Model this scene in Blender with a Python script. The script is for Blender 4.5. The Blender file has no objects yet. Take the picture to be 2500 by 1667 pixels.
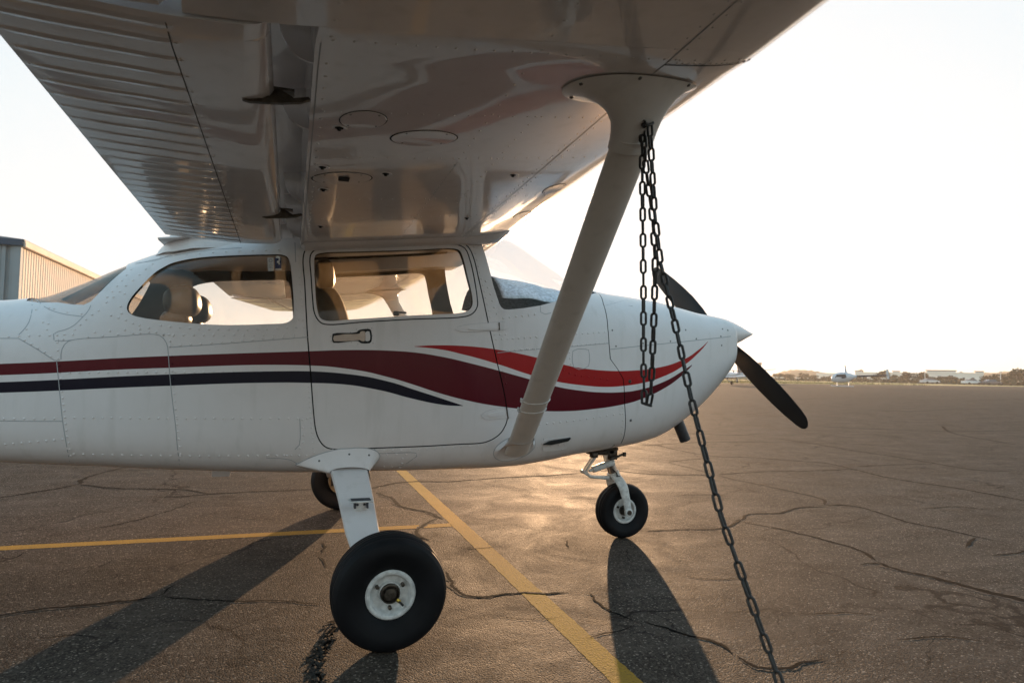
import bpy, bmesh, math, random
from math import radians, sin, cos, pi, sqrt, atan2
from mathutils import Vector, Matrix
from mathutils.bvhtree import BVHTree
random.seed(7)
SC = bpy.context.scene
COL = SC.collection

# ------------------------------------------------------------ camera
CW, CH, F = 2500.0, 1667.0, 1617.0
YAW, PIT, ROL = radians(18.38), radians(2.61), radians(1.10)
CAM = Vector((-0.386, -3.912, 1.058))
_d0 = Vector((sin(YAW), cos(YAW), 0)); _r0 = Vector((cos(YAW), -sin(YAW), 0)); _u0 = Vector((0, 0, 1))
CD = _d0 * cos(PIT) + _u0 * sin(PIT); _u = _u0 * cos(PIT) - _d0 * sin(PIT)
CR = _r0 * cos(ROL) + _u * sin(ROL); CU = _u * cos(ROL) - _r0 * sin(ROL)
cd = bpy.data.cameras.new('camera'); cam = bpy.data.objects.new('camera', cd); COL.objects.link(cam)
cd.sensor_width = 36; cd.lens = 36 * F / CW; cd.clip_start = 0.05; cd.clip_end = 8000
m3 = Matrix((CR, CU, -CD)).transposed()
cam.matrix_world = Matrix.Translation(CAM) @ m3.to_4x4()
cd.dof.use_dof = True; cd.dof.focus_distance = 3.2; cd.dof.aperture_fstop = 6.3
SC.camera = cam

# ------------------------------------------------------------ sky, sun, exposure
SMAX = (.705, .705, .705)
SUN_AZ = radians(23.2); SUN_EL = radians(5.2)
W = bpy.data.worlds.new('World'); SC.world = W; W.use_nodes = True
nt = W.node_tree; bg = nt.nodes['Background']
sky = nt.nodes.new('ShaderNodeTexSky'); sky.sky_type = 'NISHITA'; sky.sun_disc = False
sky.sun_elevation = SUN_EL; sky.sun_rotation = SUN_AZ
sky.air_density = 1.0; sky.dust_density = 1.3; sky.ozone_density = 2.5
# thin haze high in the air: a broad bright aureole round the sun, part of the sky itself
SDV = (sin(SUN_AZ) * cos(SUN_EL), cos(SUN_AZ) * cos(SUN_EL), sin(SUN_EL))
wtc = nt.nodes.new('ShaderNodeTexCoord'); dot = nt.nodes.new('ShaderNodeVectorMath'); dot.operation = 'DOT_PRODUCT'; dot.inputs[1].default_value = SDV
nt.links.new(wtc.outputs['Generated'], dot.inputs[0])
def wm(op, a, b):
    n = nt.nodes.new('ShaderNodeMath'); n.operation = op
    for i, v in enumerate((a, b)):
        if isinstance(v, (int, float)): n.inputs[i].default_value = v
        else: nt.links.new(v, n.inputs[i])
    return n.outputs[0]
aur = wm('MULTIPLY', wm('POWER', wm('MAXIMUM', dot.outputs['Value'], 0.0), 2.6), 0.25)
av = nt.nodes.new('ShaderNodeVectorMath'); av.operation = 'SCALE'; av.inputs[0].default_value = (1.0, .95, .88); nt.links.new(aur, av.inputs['Scale'])
sm = nt.nodes.new('ShaderNodeVectorMath'); sm.operation = 'ADD'; nt.links.new(sky.outputs[0], sm.inputs[0]); nt.links.new(av.outputs[0], sm.inputs[1])
# hazy air evens out the bright side of the sky: W / sqrt(1 + (W / SMAX)^2) per channel
sp = nt.nodes.new('ShaderNodeSeparateXYZ'); nt.links.new(sm.outputs[0], sp.inputs[0]); k3 = nt.nodes.new('ShaderNodeCombineXYZ')
for i_ in range(3):
    q_ = wm('POWER', wm('MULTIPLY', sp.outputs[i_], 1 / SMAX[i_]), 2.0)
    nt.links.new(wm('DIVIDE', sp.outputs[i_], wm('POWER', wm('ADD', q_, 1.0), 0.5)), k3.inputs[i_])
nt.links.new(k3.outputs[0], bg.inputs[0]); bg.inputs[1].default_value = 0.15
sl = bpy.data.lights.new('sun', 'SUN'); sl.energy = 1.2; sl.angle = radians(0.55); sl.color = (1.0, 0.62, 0.34)
so = bpy.data.objects.new('sun', sl); COL.objects.link(so)
SD = Vector((sin(SUN_AZ) * cos(SUN_EL), cos(SUN_AZ) * cos(SUN_EL), sin(SUN_EL)))
so.rotation_euler = SD.to_track_quat('Z', 'Y').to_euler(); so.location = (20, 50, 10)
SC.view_settings.view_transform = 'Standard'; SC.view_settings.look = 'None'
HAZE = .0004
SC.view_settings.exposure = 3.25; SC.view_settings.gamma = 1

# ------------------------------------------------------------ measuring helpers
def ray(px, py):
    return (CD + CR * ((px - CW / 2) / F) + CU * ((CH / 2 - py) / F))
def onz(px, py, z=0.0):
    d = ray(px, py); t = (z - CAM.z) / d.z; return CAM + d * t
def ony(px, py, y):
    d = ray(px, py); t = (y - CAM.y) / d.y; return CAM + d * t
def crom(pts, closed=False, n=6):
    P_ = [Vector(p) for p in pts]
    N = len(P_); out = []
    rng = N if closed else N - 1
    for i in range(rng):
        if closed: p0, p1, p2, p3 = P_[i - 1], P_[i], P_[(i + 1) % N], P_[(i + 2) % N]
        else:
            p1, p2 = P_[i], P_[i + 1]
            p0 = P_[i - 1] if i > 0 else p1 * 2 - p2
            p3 = P_[i + 2] if i + 2 < N else p2 * 2 - p1
        t0 = 0; t1 = t0 + max((p1 - p0).length, 1e-6) ** .5; t2 = t1 + max((p2 - p1).length, 1e-6) ** .5; t3 = t2 + max((p3 - p2).length, 1e-6) ** .5
        for k in range(n):
            t = t1 + (t2 - t1) * k / n
            A1 = p0 * ((t1 - t) / (t1 - t0)) + p1 * ((t - t0) / (t1 - t0))
            A2 = p1 * ((t2 - t) / (t2 - t1)) + p2 * ((t - t1) / (t2 - t1))
            A3 = p2 * ((t3 - t) / (t3 - t2)) + p3 * ((t - t2) / (t3 - t2))
            B1 = A1 * ((t2 - t) / (t2 - t0)) + A2 * ((t - t0) / (t2 - t0))
            B2 = A2 * ((t3 - t) / (t3 - t1)) + A3 * ((t - t1) / (t3 - t1))
            out.append(B1 * ((t2 - t) / (t2 - t1)) + B2 * ((t - t1) / (t2 - t1)))
    if not closed: out.append(P_[-1])
    return out
def v2(pts): return [Vector((a, b, 0)) for a, b in pts]
def resample(pts, n):
    L = [0]
    for a, b in zip(pts, pts[1:]): L.append(L[-1] + (b - a).length)
    out = []; j = 0
    for k in range(n):
        s = L[-1] * k / max(n - 1, 1)
        while j < len(L) - 2 and L[j + 1] < s: j += 1
        seg = max(L[j + 1] - L[j], 1e-9)
        out.append(pts[j].lerp(pts[j + 1], min(max((s - L[j]) / seg, 0), 1)))
    return out
def interp(tab, x):
    if x <= tab[0][0]: return list(tab[0][1:])
    if x >= tab[-1][0]: return list(tab[-1][1:])
    for i in range(len(tab) - 1):
        if tab[i][0] <= x <= tab[i + 1][0]:
            a = tab[i - 1] if i > 0 else tab[i]; b = tab[i]; c = tab[i + 1]; d = tab[i + 2] if i + 2 < len(tab) else tab[i + 1]
            h = c[0] - b[0]; t = (x - b[0]) / h; out = []
            for k in range(1, len(b)):
                s0 = (b[k] - a[k]) / (b[0] - a[0]) if b[0] != a[0] else (c[k] - b[k]) / h
                s1 = (c[k] - b[k]) / h
                s2 = (d[k] - c[k]) / (d[0] - c[0]) if d[0] != c[0] else s1
                m1 = 0 if s0 * s1 <= 0 else 2 * s0 * s1 / (s0 + s1)
                m2 = 0 if s1 * s2 <= 0 else 2 * s1 * s2 / (s1 + s2)
                out.append((2*t**3-3*t*t+1)*b[k] + (t**3-2*t*t+t)*h*m1 + (-2*t**3+3*t*t)*c[k] + (t**3-t*t)*h*m2)
            return out

# ------------------------------------------------------------ object helpers
def tag(o, label=None, cat=None, group=None, kind=None):
    if label: o['label'] = label
    if cat: o['category'] = cat
    if group: o['group'] = group
    if kind: o['kind'] = kind
    return o
def empty(name, loc=(0, 0, 0), rz=0, label=None, cat=None, group=None):
    o = bpy.data.objects.new(name, None); COL.objects.link(o); o.location = loc; o.rotation_euler = (0, 0, rz)
    o.empty_display_size = .3
    return tag(o, label, cat, group)
def mobj(name, bm, mats, parent=None, ang=35, smooth=True):
    if isinstance(bm, bmesh.types.BMesh):
        me = bpy.data.meshes.new(name)
        bm.normal_update()
        if smooth:
            for f in bm.faces: f.smooth = True
            c = radians(ang)
            for e in bm.edges:
                e.smooth = not (len(e.link_faces) == 2 and e.calc_face_angle(0) > c)
        bm.to_mesh(me); bm.free()
    else: me = bm
    o = bpy.data.objects.new(name, me); COL.objects.link(o)
    for m in (mats if isinstance(mats, (list, tuple)) else [mats]): me.materials.append(m)
    if parent: o.parent = parent
    return o
def BM(): return bmesh.new()
def face(bm, vs, mi=0):
    try: f = bm.faces.new(vs); f.material_index = mi; return f
    except ValueError: return None
def box(bm, c, s, mi=0, M=None, bev=0):
    r = bmesh.ops.create_cube(bm, size=1); vs = r['verts']
    for v in vs:
        v.co = Vector((v.co.x * s[0], v.co.y * s[1], v.co.z * s[2]))
    fs = set(f for v in vs for f in v.link_faces)
    for f in fs: f.material_index = mi
    if bev:
        es = list(set(e for v in vs for e in v.link_edges))
        rb = bmesh.ops.bevel(bm, geom=es, offset=bev, segments=2, affect='EDGES', profile=.5)
        vs = list(set(v for f in rb['faces'] for v in f.verts) | set(v for v in vs if v.is_valid))
        for f in rb['faces']: f.material_index = mi
    for v in vs:
        if M: v.co = M @ v.co
        v.co += Vector(c)
def frame_on(d, up=Vector((0, 0, 1))):
    d = d.normalized()
    if abs(d.dot(up)) > .98: up = Vector((1, 0, 0))
    a = d.cross(up).normalized(); b = a.cross(d).normalized(); return a, b
def tube(bm, pts, r, n=12, mi=0, caps=True, up=Vector((0, 0, 1)), ell=1.0):
    pts = [Vector(p) for p in pts]; rings = []
    rr = r if isinstance(r, (list, tuple)) else [r] * len(pts)
    pa = None
    for i, p in enumerate(pts):
        d = (pts[min(i + 1, len(pts) - 1)] - pts[max(i - 1, 0)])
        if pa is None: a, b = frame_on(d, up)
        else:
            a = (pa - d.normalized() * pa.dot(d.normalized())).normalized(); b = a.cross(d.normalized()).normalized() * 1
        pa = a
        rings.append([bm.verts.new(p + a * cos(2*pi*k/n) * rr[i] + b * sin(2*pi*k/n) * rr[i] * ell) for k in range(n)])
    for A, B in zip(rings, rings[1:]):
        for k in range(n): face(bm, [A[k], A[(k+1) % n], B[(k+1) % n], B[k]], mi)
    if caps: face(bm, rings[0][::-1], mi); face(bm, rings[-1], mi)
    return rings
def lathe(bm, prof, C, axis, n=48, mi=0, mfun=None):
    C = Vector(C); axis = Vector(axis).normalized(); a, b = frame_on(axis); rings = []
    for (h, r) in prof:
        if r < 1e-5: rings.append([bm.verts.new(C + axis * h)])
        else: rings.append([bm.verts.new(C + axis * h + (a * cos(2*pi*k/n) + b * sin(2*pi*k/n)) * r) for k in range(n)])
    for i, (A, B) in enumerate(zip(rings, rings[1:])):
        mm = mfun(i) if mfun else mi
        for k in range(n):
            if len(A) == 1 and len(B) == 1: continue
            if len(A) == 1: face(bm, [A[0], B[(k+1) % n], B[k]], mm)
            elif len(B) == 1: face(bm, [A[k], A[(k+1) % n], B[0]], mm)
            else: face(bm, [A[k], A[(k+1) % n], B[(k+1) % n], B[k]], mm)
def loftrings(bm, rings, mi=0, caps=True, closed=True):
    R = [[bm.verts.new(p) for p in r] for r in rings]; n = len(R[0])
    for A, B in zip(R, R[1:]):
        for k in range(n if closed else n - 1): face(bm, [A[k], A[(k+1) % n], B[(k+1) % n], B[k]], mi)
    if caps and closed: face(bm, R[0][::-1], mi); face(bm, R[-1], mi)
    bmesh.ops.recalc_face_normals(bm, faces=bm.faces) if caps else None
    return R
def prism(poly, y0, y1):
    bm = BM(); A = [bm.verts.new((p[0], y0, p[1])) for p in poly]; B = [bm.verts.new((p[0], y1, p[1])) for p in poly]
    n = len(A); face(bm, A); face(bm, B[::-1])
    for k in range(n): face(bm, [A[k], B[k], B[(k+1) % n], A[(k+1) % n]])
    bmesh.ops.recalc_face_normals(bm, faces=bm.faces); return bm
def booly(me, cutter_bm, mats, op='DIFFERENCE', cmat=None):
    a = bpy.data.objects.new('tmp_a', me); COL.objects.link(a)
    if cmat is not None:
        for f in cutter_bm.faces: f.material_index = 0
    cm = bpy.data.meshes.new('c'); cutter_bm.to_mesh(cm); cutter_bm.free()
    cm.materials.append(cmat if cmat else mats[0])
    b = bpy.data.objects.new('tmp_b', cm); COL.objects.link(b)
    md = a.modifiers.new('b', 'BOOLEAN'); md.operation = op; md.object = b; md.solver = 'EXACT'; md.material_mode = 'TRANSFER'
    dg = bpy.context.evaluated_depsgraph_get(); dg.update()
    out = bpy.data.meshes.new_from_object(a.evaluated_get(dg))
    bpy.data.objects.remove(a); bpy.data.objects.remove(b)
    return out
def remat(me, mats, order):
    names = [m.name if m else '' for m in me.materials]
    idx = [order.index(n) if n in order else 0 for n in names] or [0]
    mi = [0] * len(me.polygons); me.polygons.foreach_get('material_index', mi)
    mi = [idx[i] if i < len(idx) else 0 for i in mi]
    me.materials.clear()
    for m in mats: me.materials.append(m)
    me.polygons.foreach_set('material_index', mi)
def to_bm(me):
    bm = BM(); bm.from_mesh(me); return bm

# ------------------------------------------------------------ materials
def new_mat(name):
    m = bpy.data.materials.new(name); m.use_nodes = True
    return m, m.node_tree, m.node_tree.nodes['Principled BSDF']
def N(t, typ, **k):
    n = t.nodes.new(typ)
    for a, b in k.items():
        if a.startswith('i_'): n.inputs[int(a[2:]) if a[2:].isdigit() else a[2:]].default_value = b
        else: setattr(n, a, b)
    return n
def simple(name, col, rough=.5, metal=0, spec=.5, nscale=0, namt=.15, bump=0, coat=0, emit=None, bdist=.002, r2=None):
    m, t, p = new_mat(name); p.inputs['Roughness'].default_value = rough; p.inputs['Metallic'].default_value = metal
    p.inputs['Specular IOR Level'].default_value = spec; p.inputs['Coat Weight'].default_value = coat; p.inputs['Coat Roughness'].default_value = .05
    p.inputs['Base Color'].default_value = (*col, 1)
    if nscale:
        tc = N(t, 'ShaderNodeTexCoord'); nz = N(t, 'ShaderNodeTexNoise'); nz.inputs['Scale'].default_value = nscale; nz.inputs['Detail'].default_value = 6
        t.links.new(tc.outputs['Object'], nz.inputs['Vector'])
        mr = N(t, 'ShaderNodeMapRange'); mr.inputs[1].default_value = .3; mr.inputs[2].default_value = .7; mr.inputs[3].default_value = 1 - namt; mr.inputs[4].default_value = 1 + namt
        t.links.new(nz.outputs[0], mr.inputs[0])
        mx = N(t, 'ShaderNodeVectorMath', operation='SCALE'); mx.inputs[0].default_value = col
        t.links.new(mr.outputs[0], mx.inputs['Scale']); t.links.new(mx.outputs[0], p.inputs['Base Color'])
        if r2 is not None:
            mr2 = N(t, 'ShaderNodeMapRange'); mr2.inputs[1].default_value = .3; mr2.inputs[2].default_value = .7; mr2.inputs[3].default_value = rough; mr2.inputs[4].default_value = r2
            t.links.new(nz.outputs[0], mr2.inputs[0]); t.links.new(mr2.outputs[0], p.inputs['Roughness'])
        if bump:
            b = N(t, 'ShaderNodeBump'); b.inputs['Strength'].default_value = bump; b.inputs['Distance'].default_value = bdist
            t.links.new(nz.outputs[0], b.inputs['Height']); t.links.new(b.outputs[0], p.inputs['Normal'])
    return m
def math_(t, op, a, b=None, clamp=False):
    n = N(t, 'ShaderNodeMath', operation=op); n.use_clamp = clamp
    for i, v in enumerate((a, b)):
        if v is None: continue
        if isinstance(v, (int, float)): n.inputs[i].default_value = v
        else: t.links.new(v, n.inputs[i])
    return n.outputs[0]
def mixc(t, fac, a, b):
    n = N(t, 'ShaderNodeMix', data_type='RGBA')
    for s, v in ((0, fac), (6, a), (7, b)):
        if isinstance(v, tuple): n.inputs[s].default_value = (*v, 1)
        elif isinstance(v, (int, float)): n.inputs[s].default_value = v
        else: t.links.new(v, n.inputs[s])
    return n.outputs[2]

WHITE = (.80, .75, .735)
def paint_base(name, wav=.35, stripes=None, col=WHITE, wavscale=3.0, rough=.16, wdist=.004, coat=.06, spec=.2):
    m, t, p = new_mat(name)
    tc = N(t, 'ShaderNodeTexCoord')
    n1 = N(t, 'ShaderNodeTexNoise'); n1.inputs['Scale'].default_value = 5; n1.inputs['Detail'].default_value = 8; n1.inputs['Roughness'].default_value = .65
    t.links.new(tc.outputs['Object'], n1.inputs['Vector'])
    mp = N(t, 'ShaderNodeMapping'); mp.inputs['Scale'].default_value = (9, 9, 1.2); t.links.new(tc.outputs['Object'], mp.inputs[0])
    n2 = N(t, 'ShaderNodeTexNoise'); n2.inputs['Scale'].default_value = 2; n2.inputs['Detail'].default_value = 7; t.links.new(mp.outputs[0], n2.inputs['Vector'])
    mr = N(t, 'ShaderNodeMapRange'); mr.inputs[1].default_value = .35; mr.inputs[2].default_value = .75; mr.inputs[3].default_value = 0; mr.inputs[4].default_value = .16
    t.links.new(n1.outputs[0], mr.inputs[0])
    mr2 = N(t, 'ShaderNodeMapRange'); mr2.inputs[1].default_value = .55; mr2.inputs[2].default_value = .8; mr2.inputs[3].default_value = 0; mr2.inputs[4].default_value = .30
    t.links.new(n2.outputs[0], mr2.inputs[0])
    d = math_(t, 'ADD', mr.outputs[0], mr2.outputs[0])
    c = mixc(t, d, col, (.50, .47, .42))
    if stripes:
        sx = N(t, 'ShaderNodeSeparateXYZ'); t.links.new(tc.outputs['Object'], sx.inputs[0])
        X0, X1, Z0, Z1 = -5.0, 2.5, .7, 1.4
        u = N(t, 'ShaderNodeMapRange'); u.inputs[1].default_value = X0; u.inputs[2].default_value = X1; t.links.new(sx.outputs[0], u.inputs[0])
        w = N(t, 'ShaderNodeMapRange'); w.inputs[1].default_value = Z0; w.inputs[2].default_value = Z1; w.clamp = False; t.links.new(sx.outputs[2], w.inputs[0])
        fn = N(t, 'ShaderNodeTexNoise'); fn.inputs['Scale'].default_value = 60; fn.inputs['Detail'].default_value = 3; t.links.new(tc.outputs['Object'], fn.inputs['Vector'])
        for (colr, top, bot) in stripes:
            outs = []
            for crv in (top, bot):
                fc = N(t, 'ShaderNodeFloatCurve'); cu = fc.mapping.curves[0]; fc.mapping.use_clip = False
                pts = [((x - X0) / (X1 - X0), (z - Z0) / (Z1 - Z0)) for x, z in crv]
                cu.points[0].location = pts[0]; cu.points[1].location = pts[-1]
                for q in pts[1:-1]: cu.points.new(*q)
                for q in cu.points: q.handle_type = 'AUTO'
                fc.mapping.update(); t.links.new(u.outputs[0], fc.inputs[1]); outs.append(fc.outputs[0])
            a = math_(t, 'SUBTRACT', outs[0], w.outputs[0]); b = math_(t, 'SUBTRACT', w.outputs[0], outs[1])
            mn = math_(t, 'MINIMUM', a, b)
            msk = math_(t, 'MULTIPLY', mn, 600, True)
            inx0 = math_(t, 'GREATER_THAN', sx.outputs[0], top[0][0]); inx1 = math_(t, 'LESS_THAN', sx.outputs[0], top[-1][0])
            msk = math_(t, 'MULTIPLY', msk, math_(t, 'MULTIPLY', inx0, inx1))
            cc = mixc(t, mr2.outputs[0], colr, tuple(min(1, v * 1.3 + .01) for v in colr))
            c = mixc(t, msk, c, cc)
    t.links.new(c, p.inputs['Base Color'])
    p.inputs['Roughness'].default_value = rough + .12; p.inputs['Specular IOR Level'].default_value = spec; p.inputs['Coat Weight'].default_value = coat; p.inputs['Coat Roughness'].default_value = .04
    rr = N(t, 'ShaderNodeMapRange'); rr.inputs[1].default_value = .3; rr.inputs[2].default_value = .8; rr.inputs[3].default_value = .012; rr.inputs[4].default_value = rough
    t.links.new(n1.outputs[0], rr.inputs[0]); t.links.new(rr.outputs[0], p.inputs['Coat Roughness'])
    nb = N(t, 'ShaderNodeTexNoise'); nb.inputs['Scale'].default_value = wavscale; nb.inputs['Detail'].default_value = 1.5; nb.inputs['Roughness'].default_value = .4
    t.links.new(tc.outputs['Object'], nb.inputs['Vector'])
    b = N(t, 'ShaderNodeBump'); b.inputs['Strength'].default_value = wav; b.inputs['Distance'].default_value = wdist
    t.links.new(nb.outputs[0], b.inputs['Height']); t.links.new(b.outputs[0], p.inputs['Normal']); t.links.new(b.outputs[0], p.inputs['Coat Normal'])
    return m
def glass_mat(name, cap=.22, tint=(.94, .94, .93), dust=.03, dcol=(.9, .8, .65), seed=0):
    m = bpy.data.materials.new(name); m.use_nodes = True; t = m.node_tree; t.nodes.clear()
    out = N(t, 'ShaderNodeOutputMaterial'); tr = N(t, 'ShaderNodeBsdfTransparent'); tr.inputs[0].default_value = (*tint, 1)
    gl = N(t, 'ShaderNodeBsdfGlossy'); gl.inputs['Roughness'].default_value = .02
    tl = N(t, 'ShaderNodeBsdfTranslucent'); tl.inputs[0].default_value = (*dcol, 1)
    df = N(t, 'ShaderNodeBsdfDiffuse'); df.inputs[0].default_value = (*dcol, 1)
    ad = N(t, 'ShaderNodeMixShader'); ad.inputs[0].default_value = .5; t.links.new(tl.outputs[0], ad.inputs[1]); t.links.new(df.outputs[0], ad.inputs[2])
    fr = N(t, 'ShaderNodeFresnel'); fr.inputs[0].default_value = 1.3
    m1 = N(t, 'ShaderNodeMixShader'); t.links.new(math_(t, 'MINIMUM', fr.outputs[0], cap), m1.inputs[0]); t.links.new(tr.outputs[0], m1.inputs[1]); t.links.new(gl.outputs[0], m1.inputs[2])
    tc = N(t, 'ShaderNodeTexCoord'); nz = N(t, 'ShaderNodeTexNoise'); nz.inputs['Scale'].default_value = 4; nz.inputs['Detail'].default_value = 8; nz.inputs['Roughness'].default_value = .7
    t.links.new(tc.outputs['Object'], nz.inputs['Vector'])
    mr = N(t, 'ShaderNodeMapRange'); mr.inputs[1].default_value = .3; mr.inputs[2].default_value = .75; mr.inputs[3].default_value = dust * .35; mr.inputs[4].default_value = dust * 1.8
    t.links.new(nz.outputs[0], mr.inputs[0])
    m2 = N(t, 'ShaderNodeMixShader'); t.links.new(mr.outputs[0], m2.inputs[0]); t.links.new(m1.outputs[0], m2.inputs[1]); t.links.new(ad.outputs[0], m2.inputs[2])
    t.links.new(m2.outputs[0], out.inputs[0]); return m

M_line = simple('panel_gap', (.03, .03, .03), .8, spec=.2)
M_seam = simple('panel_seam', (.40, .40, .41), .6, spec=.3)
M_seal = simple('rubber_seal', (.02, .02, .02), .6, spec=.3)
M_head = simple('headliner', (.055, .040, .026), .8, nscale=14, namt=.25, spec=.2)
M_white = paint_base('white_paint', wav=.25)
M_wing = paint_base('wing_paint', wav=.62, wavscale=2.6, rough=.07, wdist=.006, coat=.75, spec=.25)
M_strut = paint_base('strut_paint', wav=.02, col=(.82, .77, .73))
M_rubber = simple('tyre_rubber', (.0085, .0085, .010), .6, nscale=9, namt=.35, bump=.1, spec=.18)
M_rim = simple('chipped_white_rim', (.66, .66, .64), .35, nscale=40, namt=.25, bump=.2)
M_dark = simple('dark_steel', (.05, .045, .04), .5, metal=.6, nscale=30, namt=.4)
M_grease = simple('greasy_metal', (.09, .075, .06), .45, metal=.7, nscale=60, namt=.5, bump=.3)
M_brass = simple('brass_valve', (.6, .42, .08), .35, metal=.8)
M_prop = simple('propeller_black', (.012, .011, .011), .5, spec=.25, nscale=8, namt=.2)
M_tip = simple('propeller_metal', (.03, .028, .027), .4)
M_chrome = simple('worn_chrome', (.38, .32, .28), .34, metal=1, nscale=25, namt=.12)
M_chain = simple('weathered_chain_steel', (.045, .043, .042), .55, metal=.3, nscale=70, namt=.5, bump=.5)
M_exh = simple('exhaust_steel', (.07, .07, .075), .45, metal=.6, nscale=15, namt=.4)
M_grip = simple('step_grip', (.06, .06, .07), .8)
M_disc = simple('brake_disc', (.45, .30, .16), .5, metal=.5, nscale=20, namt=.4)
M_seat = simple('seat_fabric', (.055, .045, .036), .8, nscale=40, namt=.2, bump=.3)
M_leath = simple('headrest_leather', (.09, .068, .048), .38, nscale=30, namt=.15, bump=.15)
M_belt = simple('seat_belt', (.14, .10, .07), .8)
M_screw = simple('screw_head', (.16, .15, .14), .5, metal=.5)
M_ring = simple('seat_belt_buckle', (.1, .1, .1), .4)
M_glass = glass_mat('cabin_glass', tint=(.94, .94, .93), dust=.03)
M_gdoor = glass_mat('door_glass', tint=(.95, .93, .89), dust=.035, dcol=(.9, .70, .45))
M_grear = glass_mat('rear_glass', tint=(.82, .80, .78), dust=.07)
M_gws = glass_mat('windshield_glass', tint=(.98, .98, .98), dust=.003, cap=.08)
M_stw = simple('sticker_white', (.92, .92, .92), .5)
M_stb = simple('sticker_blue', (.02, .04, .16), .5)
M_stg = simple('sticker_grey', (.35, .36, .4), .5)
M_shade = simple('sunshade_fabric', (.62, .68, .74), .45, metal=.25, nscale=55, namt=.3, bump=.8, bdist=.006)

# ------------------------------------------------------------ setting: ground
def ground_mat():
    m, t, p = new_mat('weathered_asphalt')
    tc = N(t, 'ShaderNodeTexCoord')
    def noise(scale, det=6, ro=.6, mp=None, dist=0):
        n = N(t, 'ShaderNodeTexNoise'); n.inputs['Scale'].default_value = scale; n.inputs['Detail'].default_value = det; n.inputs['Roughness'].default_value = ro; n.inputs['Distortion'].default_value = dist
        if mp:
            k = N(t, 'ShaderNodeMapping'); k.inputs['Scale'].default_value = mp[0]; k.inputs['Rotation'].default_value = (0, 0, mp[1]); t.links.new(tc.outputs['Object'], k.inputs[0]); t.links.new(k.outputs[0], n.inputs['Vector'])
        else: t.links.new(tc.outputs['Object'], n.inputs['Vector'])
        return n.outputs[0]
    def mrg(s, a, b, c=0, d=1):
        k = N(t, 'ShaderNodeMapRange'); k.inputs[1].default_value = a; k.inputs[2].default_value = b; k.inputs[3].default_value = c; k.inputs[4].default_value = d; t.links.new(s, k.inputs[0]); return k.outputs[0]
    big = noise(.55, 6, .6, dist=.6); med = noise(2.3, 7, .65, dist=.8)
    strk = noise(1.0, 7, .65, ((.8, 4.5, 1), radians(17)), .5); strk2 = noise(1.0, 7, .7, ((6, 30, 1), radians(18)), .6)
    fine = noise(38, 5, .75); grit = noise(260, 2, .6)
    vor = N(t, 'ShaderNodeTexVoronoi'); vor.inputs['Scale'].default_value = 150; t.links.new(tc.outputs['Object'], vor.inputs['Vector'])
    c = mixc(t, mrg(big, .35, .65), (.034, .028, .0235), (.056, .047, .039))
    c = mixc(t, mrg(med, .42, .62, 0, .75), c, (.020, .016, .013))
    c = mixc(t, mrg(strk, .50, .70, 0, .75), c, (.105, .088, .074))
    c = mixc(t, mrg(strk2, .45, .60, 0, .7), c, (.024, .020, .017))
    c = mixc(t, mrg(fine, .40, .62, 0, .6), c, (.026, .021, .018))
    st = N(t, 'ShaderNodeSeparateColor'); t.links.new(vor.outputs['Color'], st.inputs[0])
    c = mixc(t, mrg(st.outputs[1], .25, .9, 0, .62), c, (.09, .078, .068))
    c = mixc(t, mrg(st.outputs[0], .94, .955, 0, .45), c, (.32, .28, .24))
    # fine network of hairline cracks and old dark stains
    wn = N(t, 'ShaderNodeTexNoise'); wn.inputs['Scale'].default_value = 3.0; wn.inputs['Detail'].default_value = 6; t.links.new(tc.outputs['Object'], wn.inputs['Vector'])
    ws2 = N(t, 'ShaderNodeVectorMath', operation='SCALE'); ws2.inputs['Scale'].default_value = .45; t.links.new(wn.outputs['Color'], ws2.inputs[0])
    wa = N(t, 'ShaderNodeVectorMath', operation='ADD'); t.links.new(tc.outputs['Object'], wa.inputs[0]); t.links.new(ws2.outputs[0], wa.inputs[1])
    for sc_, wd_, lo_, hi_ in ((.62, .009, .42, .56), (1.7, .008, .50, .60)):
        ve = N(t, 'ShaderNodeTexVoronoi'); ve.feature = 'DISTANCE_TO_EDGE'; ve.inputs['Scale'].default_value = sc_; t.links.new(wa.outputs[0], ve.inputs['Vector'])
        gate = mrg(noise(.8 * sc_ + .5, 4), lo_, hi_)
        c = mixc(t, math_(t, 'MULTIPLY', mrg(ve.outputs['Distance'], wd_ * .35, wd_, .9, 0), gate), c, (.010, .008, .007))
    c = mixc(t, mrg(noise(1.1, 8, .75, dist=1.2), .58, .70, 0, .55), c, (.016, .013, .011))
    tn = N(t, 'ShaderNodeVectorMath', operation='MULTIPLY'); tn.inputs[1].default_value = (1.36, 1.28, 1.20); t.links.new(c, tn.inputs[0]); t.links.new(tn.outputs[0], p.inputs['Base Color'])
    rg = mrg(med, .3, .7,   .66, .88); t.links.new(rg, p.inputs['Roughness'])
    p.inputs['Specular IOR Level'].default_value = .04
    b1 = N(t, 'ShaderNodeBump'); b1.inputs['Strength'].default_value = .8; b1.inputs['Distance'].default_value = .0035; t.links.new(vor.outputs['Distance'], b1.inputs['Height']); b1.invert = True
    b2 = N(t, 'ShaderNodeBump'); b2.inputs['Strength'].default_value = .7; b2.inputs['Distance'].default_value = .006; t.links.new(fine, b2.inputs['Height']); t.links.new(b1.outputs[0], b2.inputs['Normal'])
    b3 = N(t, 'ShaderNodeBump'); b3.inputs['Strength'].default_value = .06; b3.inputs['Distance'].default_value = .01; t.links.new(med, b3.inputs['Height']); t.links.new(b2.outputs[0], b3.inputs['Normal'])
    t.links.new(b3.outputs[0], p.inputs['Normal'])
    return m
M_asph = ground_mat()
M_crack = simple('crack_gap', (.004, .0035, .003), .95, spec=.05, nscale=30, namt=.5)
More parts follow.
